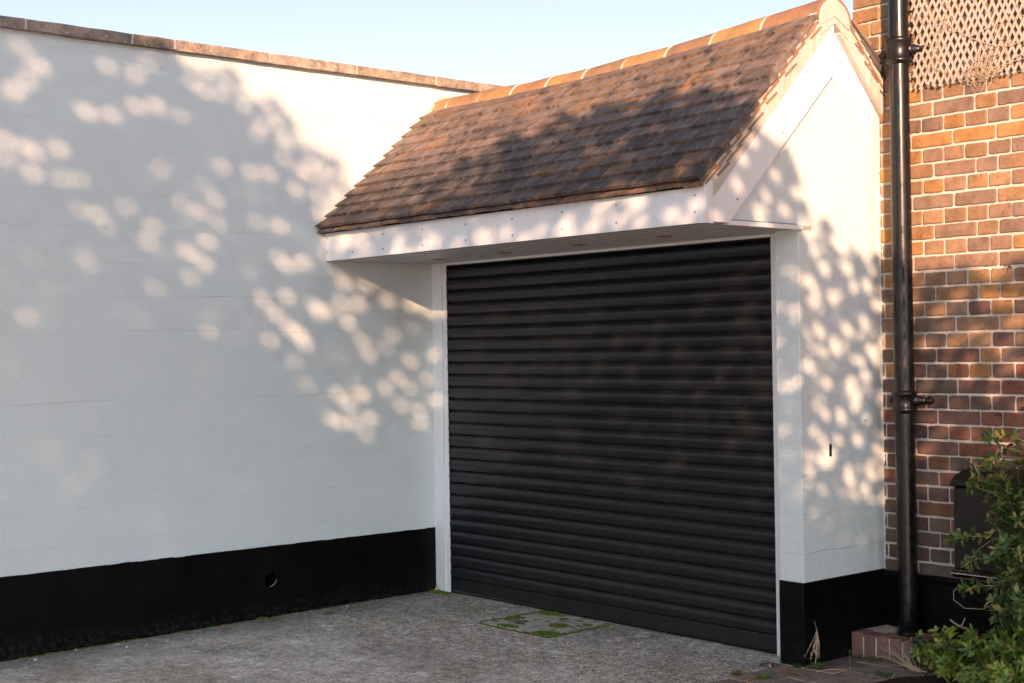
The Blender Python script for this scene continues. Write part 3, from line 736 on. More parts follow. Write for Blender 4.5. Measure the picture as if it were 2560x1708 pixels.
# ------------------------------------------------------------------ brick gully surround
gul = thing('gully_surround', 'low weathered red brick kerb round the foot of the drainpipe', 'gully', (3.24, .37, 0))
b = MB(); RB = [(.22, .115, .09), (.19, .10, .085), (.235, .12, .09), (.20, .115, .095), (.22, .14, .12)]
xs_ = 3.058; i = 0
for wd_ in (.066, .066, .066, .066, .072):
    b.box(xs_, xs_ + wd_ - .0, .242, .345, -.06, .121 + rnd(-.002, .003), RB[i], .002); xs_ += wd_ + .009; i += 1
b.box(3.335, 3.418, .354, .426, -.06, .119, (.19, .11, .09), .002); b.box(3.335, 3.423, .436, .515, -.06, .124, (.22, .09, .07), .002)
b.build('kerb_brick', M['paver'], gul, bevel=.006)
b = MB()
xs_ = 3.058 + .066
for i in range(4): b.box(xs_ + .0002, xs_ + .0088, .2465, .345, -.05, .114 + rnd(-.006, .003), None, .002); xs_ += .075
b.box(3.337, 3.416, .345, .3545, -.05, .114); b.box(3.337, 3.416, .4265, .4355, -.05, .114)
b.box(3.057, 3.162, .346, .536, -.05, .112, None, .004); b.box(3.062, 3.150, .36, .53, -.05, .121, None, .006)
b.build('kerb_mortar', M['mortar'], gul, bevel=.004)
b = MB(); b.box(3.162, 3.335, .345, .536, -.05, .03); b.build('gully_floor', M['soil'], gul)
# ------------------------------------------------------------------ meter box
mb_ = thing('meter_box', 'black plastic utility meter box with sloping hood on the wall', 'meter box', (3.8, .45, .43))
b = MB(); b.prism([(.372, .470), (.535, .455), (.535, .90), (.372, .862)], 0, 3.562, 4.06); b.build('case', M['box'], mb_, bevel=.008)
b = MB(); b.prism([(.350, .868), (.350, .878), (.362, .897), (.40, .917), (.46, .936), (.543, .948), (.543, .868)], 0, 3.556, 4.066); b.build('hood', M['box'], mb_, bevel=.014)
b = MB(); b.box(3.580, 4.042, .355, .371, .478, .858); d = b.build('door', M['box'], mb_, bevel=.005)
b = MB(); b.lathe([(.0085, 0), (.0105, -.002), (.0085, -.004), (.0055, -.003)], (3.603, .3547, .662), 'y', 16); b.build('lock', M['metal'], d, smooth=True)
b = MB(); b.prism([(.345, .452), (.345, .462), (.356, .470), (.37, .462), (.47, .435), (.47, .425), (.37, .436)], 0, 3.560, 4.062); b.build('bottom_lip', M['box'], mb_, bevel=.004)
b = MB()
q = [(3.563 + .0035 * k, .3448, .4575 + .0025 * nz(k * .35, 2)) for k in range(70)]
b.tube(q, [max(.0004, .0018 * (1 + 1.6 * nz(k * .45, 5))) for k in range(70)], 5)
b.build('worn_edge', M['upvc'], mb_)
# ------------------------------------------------------------------ trellis
tr = thing('trellis', 'expanding lattice of thin pale wooden laths on the brick wall', 'trellis', (3.9, .52, 2.8))
TB = 2.815; TT = 3.62
def lath(b, p, q, y, w_=.0098, th=.006):
    p, q = Vector(p), Vector(q); d = (q - p).normalized(); n_ = Vector((-d.z, 0, d.x)) * (w_ / 2)
    j = rnd(-.0012, .0012)
    b.add([v + Vector((0, yy_ + j, 0)) for yy_ in (y, y + th) for v in (p + n_, p - n_, q - n_, q + n_)],
          [(0, 1, 2, 3), (7, 6, 5, 4), (0, 4, 5, 1), (1, 5, 6, 2), (2, 6, 7, 3), (3, 7, 4, 0)])
def tri(b, sign, y):
    sl = math.tan(radians(62.5)) if sign > 0 else -math.tan(radians(66))
    x = 2.75
    while x < 4.9:
        xa = x + rnd(-.003, .003); h0, h1 = TB + rnd(-.012, .006), TT + rnd(-.02, .02)
        s2 = sl * rnd(.975, 1.025)
        P_ = lambda z: xa + (z - TB) / s2
        za, zb_ = h0, h1
        left = 3.283 + rnd(-.008, .010)
        if sign > 0 and P_(za) < left: za = TB + (left - xa) * s2
        if sign < 0 and P_(zb_) < left: zb_ = TB + (left - xa) * s2
        if zb_ - za > .05: lath(b, (P_(za), 0, za), (P_(zb_), 0, zb_), y)
        x += .0362
b = MB(); tri(b, 1, .512); b.build('rising_laths', M['wood'], tr)
b = MB(); tri(b, -1, .5195); b.build('falling_laths', M['wood'], tr)
for x, z in ((3.30, 3.45), (4.4, 3.45), (4.4, 2.95), (3.62, 3.3)):
    b = MB(); b.box(x, x + .02, .526, YH - .001, z, z + .02); b.build('spacer_block', M['wood'], tr)
vine = thing('dry_vine', 'thin dead brown vine stems tangled through the wooden trellis', 'vine', (3.7, .5, 2.85))
b = MB()
def wander(p, d, n, step, wob, flat=None):
    p = Vector(p); d = Vector(d).normalized(); out = [p.copy()]
    for i in range(n):
        d = (d + Vector((rnd(-1, 1), rnd(-1, 1) * (.25 if flat else 1), rnd(-1, 1))) * wob).normalized(); p = p + d * step
        if flat: p.y = min(max(p.y, flat[0]), flat[1])
        out.append(p.copy())
    return out
for (p, d, n, r) in (((3.98, .50, 2.97), (-1, 0, -.28), 22, .003), ((3.98, .50, 2.90), (-1, 0, .12), 15, .003), ((3.92, .5, 2.86), (-1, 0, .25), 12, .0022), ((3.40, .505, 2.90), (1, 0, -.1), 8, .0016), ((3.6, .5, 3.02), (1, 0, .05), 12, .002), ((3.45, .5, 3.3), (.3, 0, -1), 9, .002), ((3.5, .505, 3.2), (-.2, 0, -1), 12, .0015)):
    q = wander(p, d, n, .028, .22, (.486, .508)); b.tube(q, [r * (1 - .6 * i / n) for i in range(n + 1)], 5)
    for k in range(n // 2):
        s_ = random.choice(q); b.tube(wander(s_, (rnd(-1, 1), 0, rnd(-1, .6)), 5, .016, .5, (.484, .508)), .0009, 4)
for k in range(70):
    c = Vector((3.66 + rnd(-.06, .10), .497, 2.86 + rnd(-.045, .06))); b.tube(wander(c, (rnd(-1, 1), rnd(-.2, .2), rnd(-1, 1)), 5, .012, .7, (.482, .508)), rnd(.0007, .0014), 4)
for k in range(30):
    c = Vector((3.36 + rnd(-.03, .08), .498, 2.98 + rnd(-.1, .2))); b.tube(wander(c, (rnd(-1, 1), rnd(-.2, .2), rnd(-1, 1)), 5, .012, .7, (.482, .508)), rnd(.0006, .0011), 4)
b.build('stem', M['dry'], vine)
# ------------------------------------------------------------------ inset cover, moss
cov = thing('drain_cover', 'square patterned concrete slab with mossy gaps set into the driveway', 'drain cover', (1.36, -.27, 0))
b = MB(); b.box(1.075, 1.642, -.512, -.012, -.05, .0035); b.build('slab', M['cover'], cov, bevel=.004)
b = MB(); b.box(1.066, 1.650, -.52, -.008, -.05, .0008); b.build('slab_gap', M['soil'], cov)
b = MB(); MG = [(.07, .14, .015), (.11, .20, .02), (.05, .10, .015), (.15, .22, .03), (.08, .16, .015), (.10, .12, .03)]
def moss(b, x, y, z, r):
    b.lathe([(r * .5, -.002), (r, r * .25), (r * .75, r * .7), (r * .15, r * rnd(.8, 1.2))], (x, y, z), 'z', 6, random.choice(MG))
def strip(x0, y0, x1, y1, w_, n, z=0., thr=-.5):
    for k in range(n):
        t = rnd(0, 1); x, y = lerp(x0, x1, t), lerp(y0, y1, t); q = 1 + 1.2 * nz(x * 9, y * 9)
        if q < .3: continue
        a, c = rnd(-1, 1), rnd(-1, 1); moss(b, x + a * w_ * q, y + c * w_ * q, gz(x, y) + z, rnd(.003, .0075))
strip(1.063, -.50, 1.066, -.05, .010, 330); strip(1.63, -.52, 1.655, -.05, .007, 260); strip(1.09, -.524, 1.45, -.523, .006, 60)
def patch(cx_, cy_, rx, ry, n, z=.003):
    for k in range(n):
        t = rnd(0, 2 * pi); q = sqrt(rnd(0, 1)) * (1 + .4 * nz(cos(t) * 2 + cx_ * 9, sin(t) * 2)); moss(b, cx_ + rx * q * cos(t), cy_ + ry * q * sin(t), gz(cx_, cy_) + z, rnd(.003, .0078))
patch(1.58, -.465, .085, .065, 560); patch(1.15, -.055, .10, .05, 460); patch(1.12, -.30, .04, .06, 190); patch(1.47, -.27, .06, .055, 240); patch(1.28, -.47, .07, .035, 190); patch(1.35, -.12, .03, .03, 50); patch(1.57, -.15, .03, .025, 60)
tag(b.build('cover_moss', M['moss']), 'bright green moss filling the gaps of the concrete drain cover', 'moss', None, 'stuff')
b = MB(); patch(.10, -.055, .10, .035, 420, 0); patch(.03, -.03, .03, .03, 80, 0); strip(.012, -2.05, .012, -2.75, .008, 200); strip(.012, -.3, .012, -1.9, .004, 70)
strip(2.97, -.2, 2.95, -1.0, .008, 120); strip(2.98, -.12, 3.05, -.13, .006, 60)
tag(b.build('ground_moss', M['moss']), 'patches of green moss along the foot of the white wall', 'moss', None, 'stuff')
# ------------------------------------------------------------------ leaves and weeds
def leaf(b, base, d, L, W_, col, fold=.25, curl=.2, seg=3, up=(0.02, 0.03, 1)):
    """one leaf blade: midrib along d, folded about it and curling down"""
    d = Vector(d).normalized(); side = d.cross(Vector(up)); side = side.normalized() if side.length > 1e-4 else Vector((1, 0, 0)); n_ = side.cross(d)
    base = Vector(base); wp = [.12, .78, 1.0, .70, .0] if seg > 2 else [.15, 1., 0.]
    ts = [0, .25, .5, .78, 1.] if seg > 2 else [0, .48, 1.]
    vs = []
    for t, ww in zip(ts, wp):
        c = base + d * (L * t) - n_ * (curl * L * t * t)
        e = side * (W_ * .5 * ww); h_ = n_ * (fold * W_ * .5 * ww)
        vs += [c - e + h_, c, c + e + h_]
    fs = []
    for k in range(len(ts) - 1):
        a = 3 * k; fs += [(a, a + 1, a + 4, a + 3), (a + 1, a + 2, a + 5, a + 4)]
    b.add(vs, fs, col)
def blade(b, p, d, L, w_, col, droop=.5):
    p = Vector(p); d = Vector(d).normalized(); s_ = d.cross(Vector((0, 0, 1))); s_ = (s_.normalized() if s_.length > .01 else Vector((1, 0, 0))) * w_ / 2; vs = []
    for k in range(5):
        t = k / 4; c = p + d * (L * t) - Vector((0, 0, 1)) * (droop * L * t * t); e = s_ * (1 - t) ** .6 if k < 4 else s_ * .05; vs += [c - e, c + e]
    b.add(vs, [(2 * k, 2 * k + 1, 2 * k + 3, 2 * k + 2) for k in range(4)], col)
GR = [(.05, .12, .025), (.075, .16, .03), (.04, .09, .025), (.11, .19, .035), (.06, .13, .04)]
def weed(x, y, label, n, L, W_, z=0., grass=False, cols=GR, spread=1., up=.35):
    b = MB(); zz = gz(x, y) + z
    for k in range(n):
        t = 2 * pi * k / n + rnd(-.3, .3); l = L * rnd(.6, 1.1); u = up * rnd(.4, 1.6)
        if grass: blade(b, (x + rnd(-.015, .015) * spread, y + rnd(-.015, .015) * spread, zz), (cos(t), sin(t), u * 2.5), l, W_, random.choice(cols), .35)
        else: leaf(b, (x + .006 * cos(t), y + .006 * sin(t), zz + .004), (cos(t), sin(t), u), l, W_ * rnd(.7, 1.1), random.choice(cols), .2, .35)
    return tag(b.build('weed', M['leaf']), label, 'weed', 'weeds in the ground joints')
weed(2.905, -.19, 'weed with long flat dark leaves at the foot of the white pillar', 7, .085, .018, .004, False, [(.03, .085, .025), (.04, .10, .03)], 1, .05)
weed(2.925, -.47, 'yellowing bushy weed along the driveway edge beside an orange leaf', 26, .05, .008, .006, False, [(.09, .17, .03), (.05, .12, .03), (.2, .2, .05)], 2, .4)
weed(3.08, -.46, 'bright yellow green weed in the paving nearest the viewer', 22, .045, .010, .008, False, [(.13, .22, .03), (.09, .18, .03)], 2, .5)
weed(3.118, -.30, 'tiny bright green sprig between two paving blocks', 9, .03, .010, .008, False, [(.14, .25, .035)], 1, .5)
weed(3.14, -.13, 'broad leaved green weed growing beside the black plinth', 13, .075, .021, .008, False, [(.045, .12, .03), (.06, .15, .03), (.11, .17, .04)], 1, .55)
weed(3.03, -.125, 'low dark weed tucked under the corner of the pillar', 9, .05, .014, .006, False, [(.03, .08, .025)], 1, .2)
weed(3.441, -.02, 'star shaped dandelion rosette in front of the bed', 11, .085, .017, .008, False, [(.07, .17, .035), (.05, .12, .03), (.12, .2, .05)], 1, .3)
weed(3.22, .19, 'grassy green tuft in front of the brick kerb', 34, .075, .004, .008, True, GR, 2.4, .35)
weed(3.13, .215, 'small grass tuft in the corner of kerb and plinth', 18, .05, .004, .008, True, GR, 2., .4)
weed(.172, -.937, 'straggly yellow green weed on the concrete near the wall', 16, .05, .007, 0, False, [(.12, .15, .04), (.2, .2, .07), (.06, .1, .03)], 2, .35)
weed(.352, -.895, 'small olive weed on the concrete beside the straggly one', 11, .04, .006, 0, False, [(.08, .1, .03), (.15, .14, .05)], 2, .3)
weed(1.26, -.47, 'green grass tuft growing out of the drain cover', 26, .04, .003, .004, True, [(.05, .14, .03), (.08, .18, .04)], 2.2, .5)
weed(1.055, -.40, 'short grass tuft at the mossy edge of the drain cover', 20, .035, .003, .003, True, [(.05, .14, .03)], .8, .5)
weed(3.155, .232, 'silvery feathery weed against the brick kerb', 12, .035, .003, .012, True, [(.25, .30, .24), (.3, .34, .28)], 1, .8)
weed(3.253, .234, 'pale feathery weed in the middle of the kerb front', 10, .03, .003, .012, True, [(.25, .30, .24)], 1, .8)
weed(3.33, .234, 'dark leafy weed under the right end of the kerb', 10, .055, .02, .008, False, [(.03, .08, .03), (.05, .12, .03)], 1, .8)
# upright dry grass stalk by the pillar
dg = thing('dry_grass', 'dry straw coloured grass stalk leaning against the black plinth', 'dry grass', (3.09, -.03, 0))
b = MB(); top = Vector((3.064, -.035, .168))
b.tube([(3.10, -.10, .0), (3.082, -.06, .09), top, (3.058, -.045, .215)], [.0018, .0016, .0014, .0007], 5)
for k in range(9):
    e = top + Vector((rnd(-.005, .03), rnd(-.10, .0), -rnd(.10, .15))); mid = (top + e) / 2 + Vector((.012, -.004, .01)); b.tube([top, mid, e], [.0013, .0011, .0006], 4)
    for q in range(5): p = mid.lerp(e, rnd(.1, 1)); b.lathe([(.0005, 0), (.0022, .002), (.0018, .006), (.0003, .008)], p, 'z', 5)
b.build('stalk', M['dry'], dg)
b = MB(); b.tube([(3.28, -.07, 0), (3.279, -.068, .05), (3.282, -.07, .11)], [.0022, .002, .001], 6, (.12, .18, .05))
for k in range(40):
    z = rnd(.05, .115); t = rnd(0, 6.28); leaf(b, (3.28, -.069, z), (cos(t), sin(t), .7), .010, .004, (.16, .2, .06), .2, .1, 2)
tag(b.build('seed_spike', M['leaf']), 'thin upright seed spike standing between the paving blocks', 'weed')
b = MB(); rt = Vector((3.52, .12, .02))
for k in range(22):
    e = Vector((3.30 + rnd(-.05, .12), .20 + rnd(-.06, .08), rnd(.02, .12))); b.tube([rt + Vector((rnd(-.05, .05), rnd(-.02, .02), 0)), rt.lerp(e, .55) + Vector((rnd(-.02, .02), rnd(-.02, .02), rnd(-.01, .02))), e], [.0018, .0014, .0006], 4)
tag(b.build('dry_twig_bundle', M['dry']), 'fan of pale dry twigs spreading from the bed towards the kerb', 'twigs')
for i, (p, q, r, lab) in enumerate((((3.60, .16, .03), (3.86, -.02, .10), .005, 'thick grey broken branch lying across the soil bed'), ((3.44, .05, .012), (3.56, -.16, .012), .003, 'thin dark twig lying in front of the soil bed'),
                                    ((3.72, .30, .17), (3.66, .18, .27), .006, 'cut grey stem poking up from the low shrub'), ((3.18, -.20, .012), (3.30, -.10, .03), .0016, 'straw coloured stem lying on the paving'))):
    b = MB(); p, q = Vector(p), Vector(q); b.tube([p, p.lerp(q, .4) + Vector((.008, .006, .008)), p.lerp(q, .7), q], [r, r * .9, r * .8, r * .5], 7)
    if i in (0, 2): b.tube([p.lerp(q, .6), p.lerp(q, .75) + Vector((.03, .02, .03))], [r * .6, r * .3], 6)
    tag(b.build('twig', M['dry'] if i else M['twig']), lab, 'twig', 'loose twigs on the ground')
def fallen(x, y, lab, L, W_, col, yaw, z=.004, tilt=.1, fold=.5, curl=.35):
    b = MB(); leaf(b, (x, y, gz(x, y) + z + .003), (cos(yaw), sin(yaw), tilt), L, W_, col, fold, curl)
    tag(b.build('fallen_leaf', M['leaf']), lab, 'leaf', 'fallen leaves on the ground')
fallen(.05, -1.60, 'small orange fallen leaf at the foot of the black plinth', .035, .028, (.42, .2, .06), .6)
fallen(.20, -1.64, 'thin yellow green fallen leaf flat on the concrete', .05, .010, (.35, .36, .06), .75, 0, .02, .1, 0)
fallen(.06, -1.19, 'beige curled leaf below the hole in the plinth', .03, .025, (.5, .36, .22), 1.9)
fallen(.035, -1.12, 'rusty fallen leaf close to the wall', .028, .022, (.4, .18, .08), .3)
fallen(.10, -1.06, 'reddish chip of leaf on the concrete by the weeds', .024, .02, (.42, .2, .1), 2.4)
fallen(2.915, -.405, 'orange fallen leaf on the edge of the paving', .04, .026, (.5, .19, .03), .9, .012)
fallen(3.04, -.25, 'pale pink curled leaf in front of the pillar', .024, .02, (.62, .38, .27), 2.8, .012)
fallen(3.262, -.115, 'small golden leaf on the paving beside the seed spike', .024, .02, (.5, .3, .06), .2, .012)
fallen(3.35, .20, 'yellow leaf under the dry twigs', .028, .022, (.5, .36, .06), .5, .012)
fallen(3.225, .222, 'pale round leaf leaning on the brick kerb', .04, .032, (.36, .36, .27), 1.2, .012, .7, .1, .1)
fallen(.30, -.06, 'yellowish leaf scrap just in front of the shutter', .03, .022, (.26, .24, .05), 2.7)
fallen(2.79, -.006, 'brown leaf caught at the right end of the shutter', .028, .022, (.24, .12, .035), .3, .11, .2)
fallen(3.40, -.02, 'brown crumpled leaf beside the dandelion', .04, .02, (.16, .09, .05), 2.2, .012)
b = MB()
for k in range(7):
    t = k * .9; leaf(b, (.115 + .01 * cos(t), -1.335 + .012 * sin(t), gz(0, -1.3) + .006 + .003 * k), (cos(t), sin(t), .4), .05, .022, random.choice([(.3, .3, .03), (.14, .15, .03), (.36, .3, .05)]), .4, .4)
tag(b.build('leaf_clump', M['leaf']), 'yellow green clump of rotting leaves under the plinth hole', 'leaves')
b = MB()
for (p, s_, h_) in (((.045, .012, .03), .026, .05),):
    b.tube([(.028, -.03, .002), (.036, -.026, .02), (.030, -.022, .036), (.036, -.024, .048)], [.010, .007, .005, .002], 7)
tag(b.build('dead_leaf', M['dry']), 'curled tan dead leaf in the corner of wall and door frame', 'leaf')
b = MB(); b.lathe([(.004, 0), (.010, .002), (.008, .006), (.002, .008)], (2.935, -.235, .008), 'z', 8, (.55, .12, .12)); b.lathe([(.003, 0), (.006, .002), (.002, .005)], (2.95, -.25, .008), 'z', 7, (.7, .6, .56))
tag(b.build('litter', M['moss']), 'small pink scrap of litter beside the pillar', 'litter')
ST = [(.55, .53, .5), (.4, .38, .35), (.3, .22, .17), (.6, .58, .55), (.45, .2, .12)]
LB = ['white pebble on the dark concrete nearest the left picture edge', 'grey pebble by the wall left of the mossy strip', 'round white stone on the concrete below the plinth', 'little grey stone next to the round white stone', 'terracotta chip by the plinth near the door frame', 'white pebble in the moss of the drain cover', 'white pebble lying beside the terracotta chip']
for i, (x, y) in enumerate(((.10, -2.70), (.03, -2.45), (.16, -2.22), (.19, -2.12), (.10, -.70), (1.14, -.30), (.07, -.74))):
    r = rnd(.008, .013); b = MB(); b.lathe([(r * .5, -.002), (r, r * .3), (r * .8, r * .75), (r * .2, r)], (x, y, gz(x, y)), 'z', 9, ST[4] if i == 4 else ST[(0, 1, 3, 1, 4, 0, 3)[i]])
    tag(b.build('pebble', M['paver'] if i == 4 else M['moss'], smooth=True), LB[i], 'pebble', 'pebbles on the driveway')
# ------------------------------------------------------------------ shrubs
def whorl(b, p, d, n, L, W_, cols, tipcol=None):
    p = Vector(p); d = Vector(d).normalized(); a = d.cross(Vector((.2, .3, 1))); a = a.normalized() if a.length > .05 else Vector((1, 0, 0)); c = d.cross(a)
    off = rnd(0, 6.28)
    for k in range(n):
        t = off + 2 * pi * k / n + rnd(-.35, .35); o = a * cos(t) + c * sin(t); q = (d * rnd(.15, .8) + o + Vector((0, 0, .25))).normalized()
        leaf(b, p + o * .002, q, L * rnd(.6, 1.15), W_ * rnd(.7, 1.15), random.choice(cols), rnd(.1, .35), rnd(.05, .45), 3, d + Vector((0, 0, .6)))
def shrub(name, label, base, tips, L, W_, cols, newcols, rad, dens, side=.10):
    t = thing(name, label, 'shrub', (base[0], base[1], 0)); bl = MB(); bs = MB()
    for tip in tips:
        tip = Vector(tip); p0 = Vector(base) + Vector((rnd(-.10, .10) + max(0, (tip.x - 4.1) * .8), rnd(-.07, .07), 0)); mid = p0.lerp(tip, .5) + Vector((rnd(-.03, .05), rnd(-.03, .03), rnd(.0, .08)))
        pts = []
        for k in range(9):
            u = k / 8; pts.append(p0 * (1 - u) ** 2 + mid * 2 * u * (1 - u) + tip * u * u + Vector((rnd(-.006, .006), rnd(-.006, .006), rnd(-.006, .006))))
        bs.tube(pts, [rad * (1 - .75 * k / 8) for k in range(9)], 5)
        Ln = (tip - p0).length; n = max(4, int(Ln / dens))
        for k in range(n):
            u = lerp(.22, 1, (k + rnd(0, .8)) / n); i = min(7, int(u * 8)); p = pts[i].lerp(pts[i + 1], u * 8 - i); d = (pts[i + 1] - pts[i]).normalized()
            if u > .93: whorl(bl, p, d, 5, L * .75, W_ * .8, newcols)
            else:
                whorl(bl, p, d, random.choice((2, 2, 3)), L, W_, cols)
                if rnd(0, 1) < .6:
                    sd = (d * .5 + Vector((rnd(-1, 1), rnd(-1, 1), rnd(-.3, .8)))).normalized(); e = p + sd * side * rnd(.3, 1.)
                    bs.tube([p, (p + e) / 2 + Vector((0, 0, .006)), e], [rad * .35, rad * .28, rad * .16], 4)
                    for m_ in (.45, .75): whorl(bl, p.lerp(e, m_), sd, 2, L * .85, W_ * .85, cols)
                    whorl(bl, e, sd, 5, L * .75, W_ * .75, newcols if rnd(0, 1) < .5 else cols)
    bs.build('stem', M['twig'], t); bl.build('foliage', M['leaf'], t)
    return t
DK = [(.055, .115, .04), (.07, .14, .05), (.045, .09, .045), (.085, .16, .05), (.07, .12, .06)]
VG = [(.24, .23, .09), (.15, .21, .065), (.30, .26, .11), (.10, .17, .055)]
tips = [(4.00, .24, 1.10), (3.93, .20, 1.02), (3.86, .24, .94), (4.05, .22, .98), (3.96, .20, .86), (3.90, .18, .78), (4.02, .18, .74), (3.96, .16, .62), (3.88, .2, .60), (4.0, .2, .55), (4.06, .15, .66), (3.93, .15, .48), (4.08, .2, .84), (4.02, .2, .42), (3.99, .22, 1.0), (3.94, .22, .92), (3.92, .3, .7), (4.0, .12, .5), (3.95, .1, .36), (4.05, .1, .4)] + [(rnd(4.1, 4.75), rnd(.0, .3), rnd(.45, 1.15)) for _ in range(26)]
shrub('climbing_shrub', 'tall dark green variegated shrub covering the right of the meter box', (4.02, .26, 0), tips, .058, .028, DK + DK + VG[:2], VG, .0055, .032)
arm = thing('shrub_branch', 'thin leafy shoots with pale new leaves reaching left across the bricks', 'branch', (3.95, .24, .6)); bl = MB(); bs = MB()
for pts in ([(4.02, .25, 1.10), (3.92, .26, 1.125), (3.84, .27, 1.115), (3.795, .28, 1.10)], [(4.02, .26, 1.02), (3.90, .27, 1.03), (3.80, .28, 1.0), (3.72, .30, .95)], [(3.96, .22, .86), (3.88, .24, .90), (3.80, .25, .91), (3.745, .26, .92)], [(3.96, .24, .80), (3.85, .25, .86), (3.76, .26, .88), (3.715, .27, .87)],
            [(3.95, .22, .62), (3.84, .24, .66), (3.74, .26, .655), (3.66, .28, .64), (3.585, .29, .615)], [(3.95, .22, .56), (3.84, .24, .57), (3.75, .26, .55), (3.69, .27, .52)], [(3.95, .2, .46), (3.82, .23, .44), (3.73, .25, .42), (3.67, .26, .405)], [(4.0, .22, 1.06), (3.9, .26, 1.07), (3.80, .29, 1.0)]):
    q = [Vector(p) for p in pts]; bs.tube(q, [.0026 - .0018 * i / (len(q) - 1) for i in range(len(q))], 5)
    for i in range(len(q) - 1):
        for u in (.15, .5, .85):
            p = q[i].lerp(q[i + 1], u); d = q[i + 1] - q[i]
            if i > 0 or rnd(0, 1) < .6: whorl(bl, p, d, 3 if u != .5 else 4, .044, .021, VG[:3] + DK)
    whorl(bl, q[-1], q[-1] - q[-2], 6, .03, .012, VG)
for pts in ([(3.86, .24, .37), (3.80, .23, .33), (3.70, .24, .32), (3.635, .25, .35), (3.63, .26, .39), (3.655, .26, .415)], [(3.86, .24, .66), (3.77, .25, .60), (3.70, .26, .52), (3.665, .27, .50), (3.69, .27, .565), (3.705, .27, .555)], [(3.80, .25, .9), (3.75, .26, .98), (3.715, .27, 1.02), (3.69, .28, 1.0)]):
    bs.tube([Vector(p) for p in pts], .0013, 5)
bs.build('stem', M['dry'], arm); bl.build('foliage', M['leaf'], arm)
YG = [(.15, .25, .04), (.20, .29, .05), (.11, .20, .04), (.24, .31, .07), (.08, .15, .04), (.06, .12, .045), (.27, .26, .07)]
tips = [(3.62, .05, .16), (3.66, .12, .20), (3.72, .06, .24), (3.78, .10, .22), (3.84, .04, .21), (3.90, .08, .24), (3.96, .02, .23), (4.02, .05, .27), (3.70, .0, .13), (3.78, -.03, .12), (3.87, -.04, .11), (3.95, -.05, .12), (4.05, -.02, .18), (3.58, .10, .11), (4.08, .06, .30), (3.74, .16, .2), (3.92, -.10, .08), (3.82, -.08, .08), (4.02, -.1, .12), (4.12, -.02, .24), (4.0, -.14, .09), (4.1, -.12, .14)] + [(rnd(4.1, 4.7), rnd(-.3, .05), rnd(.08, .28)) for _ in range(16)]
shrub('low_shrub', 'low bright yellow green shrub in the bottom right corner', (3.90, .02, 0), tips, .055, .025, YG, YG[:2] + [(.26, .3, .06)], .0045, .030, .07)
tips = [(3.52, .12, .10), (3.56, .2, .13), (3.50, .2, .12), (3.62, .22, .12), (3.46, .16, .07), (3.45, .24, .15)]
shrub('seedling', 'small dark green seedling plant at the right end of the kerb', (3.53, .2, 0), tips, .042, .022, DK + [(.06, .15, .03)], YG, .003, .03, .05)
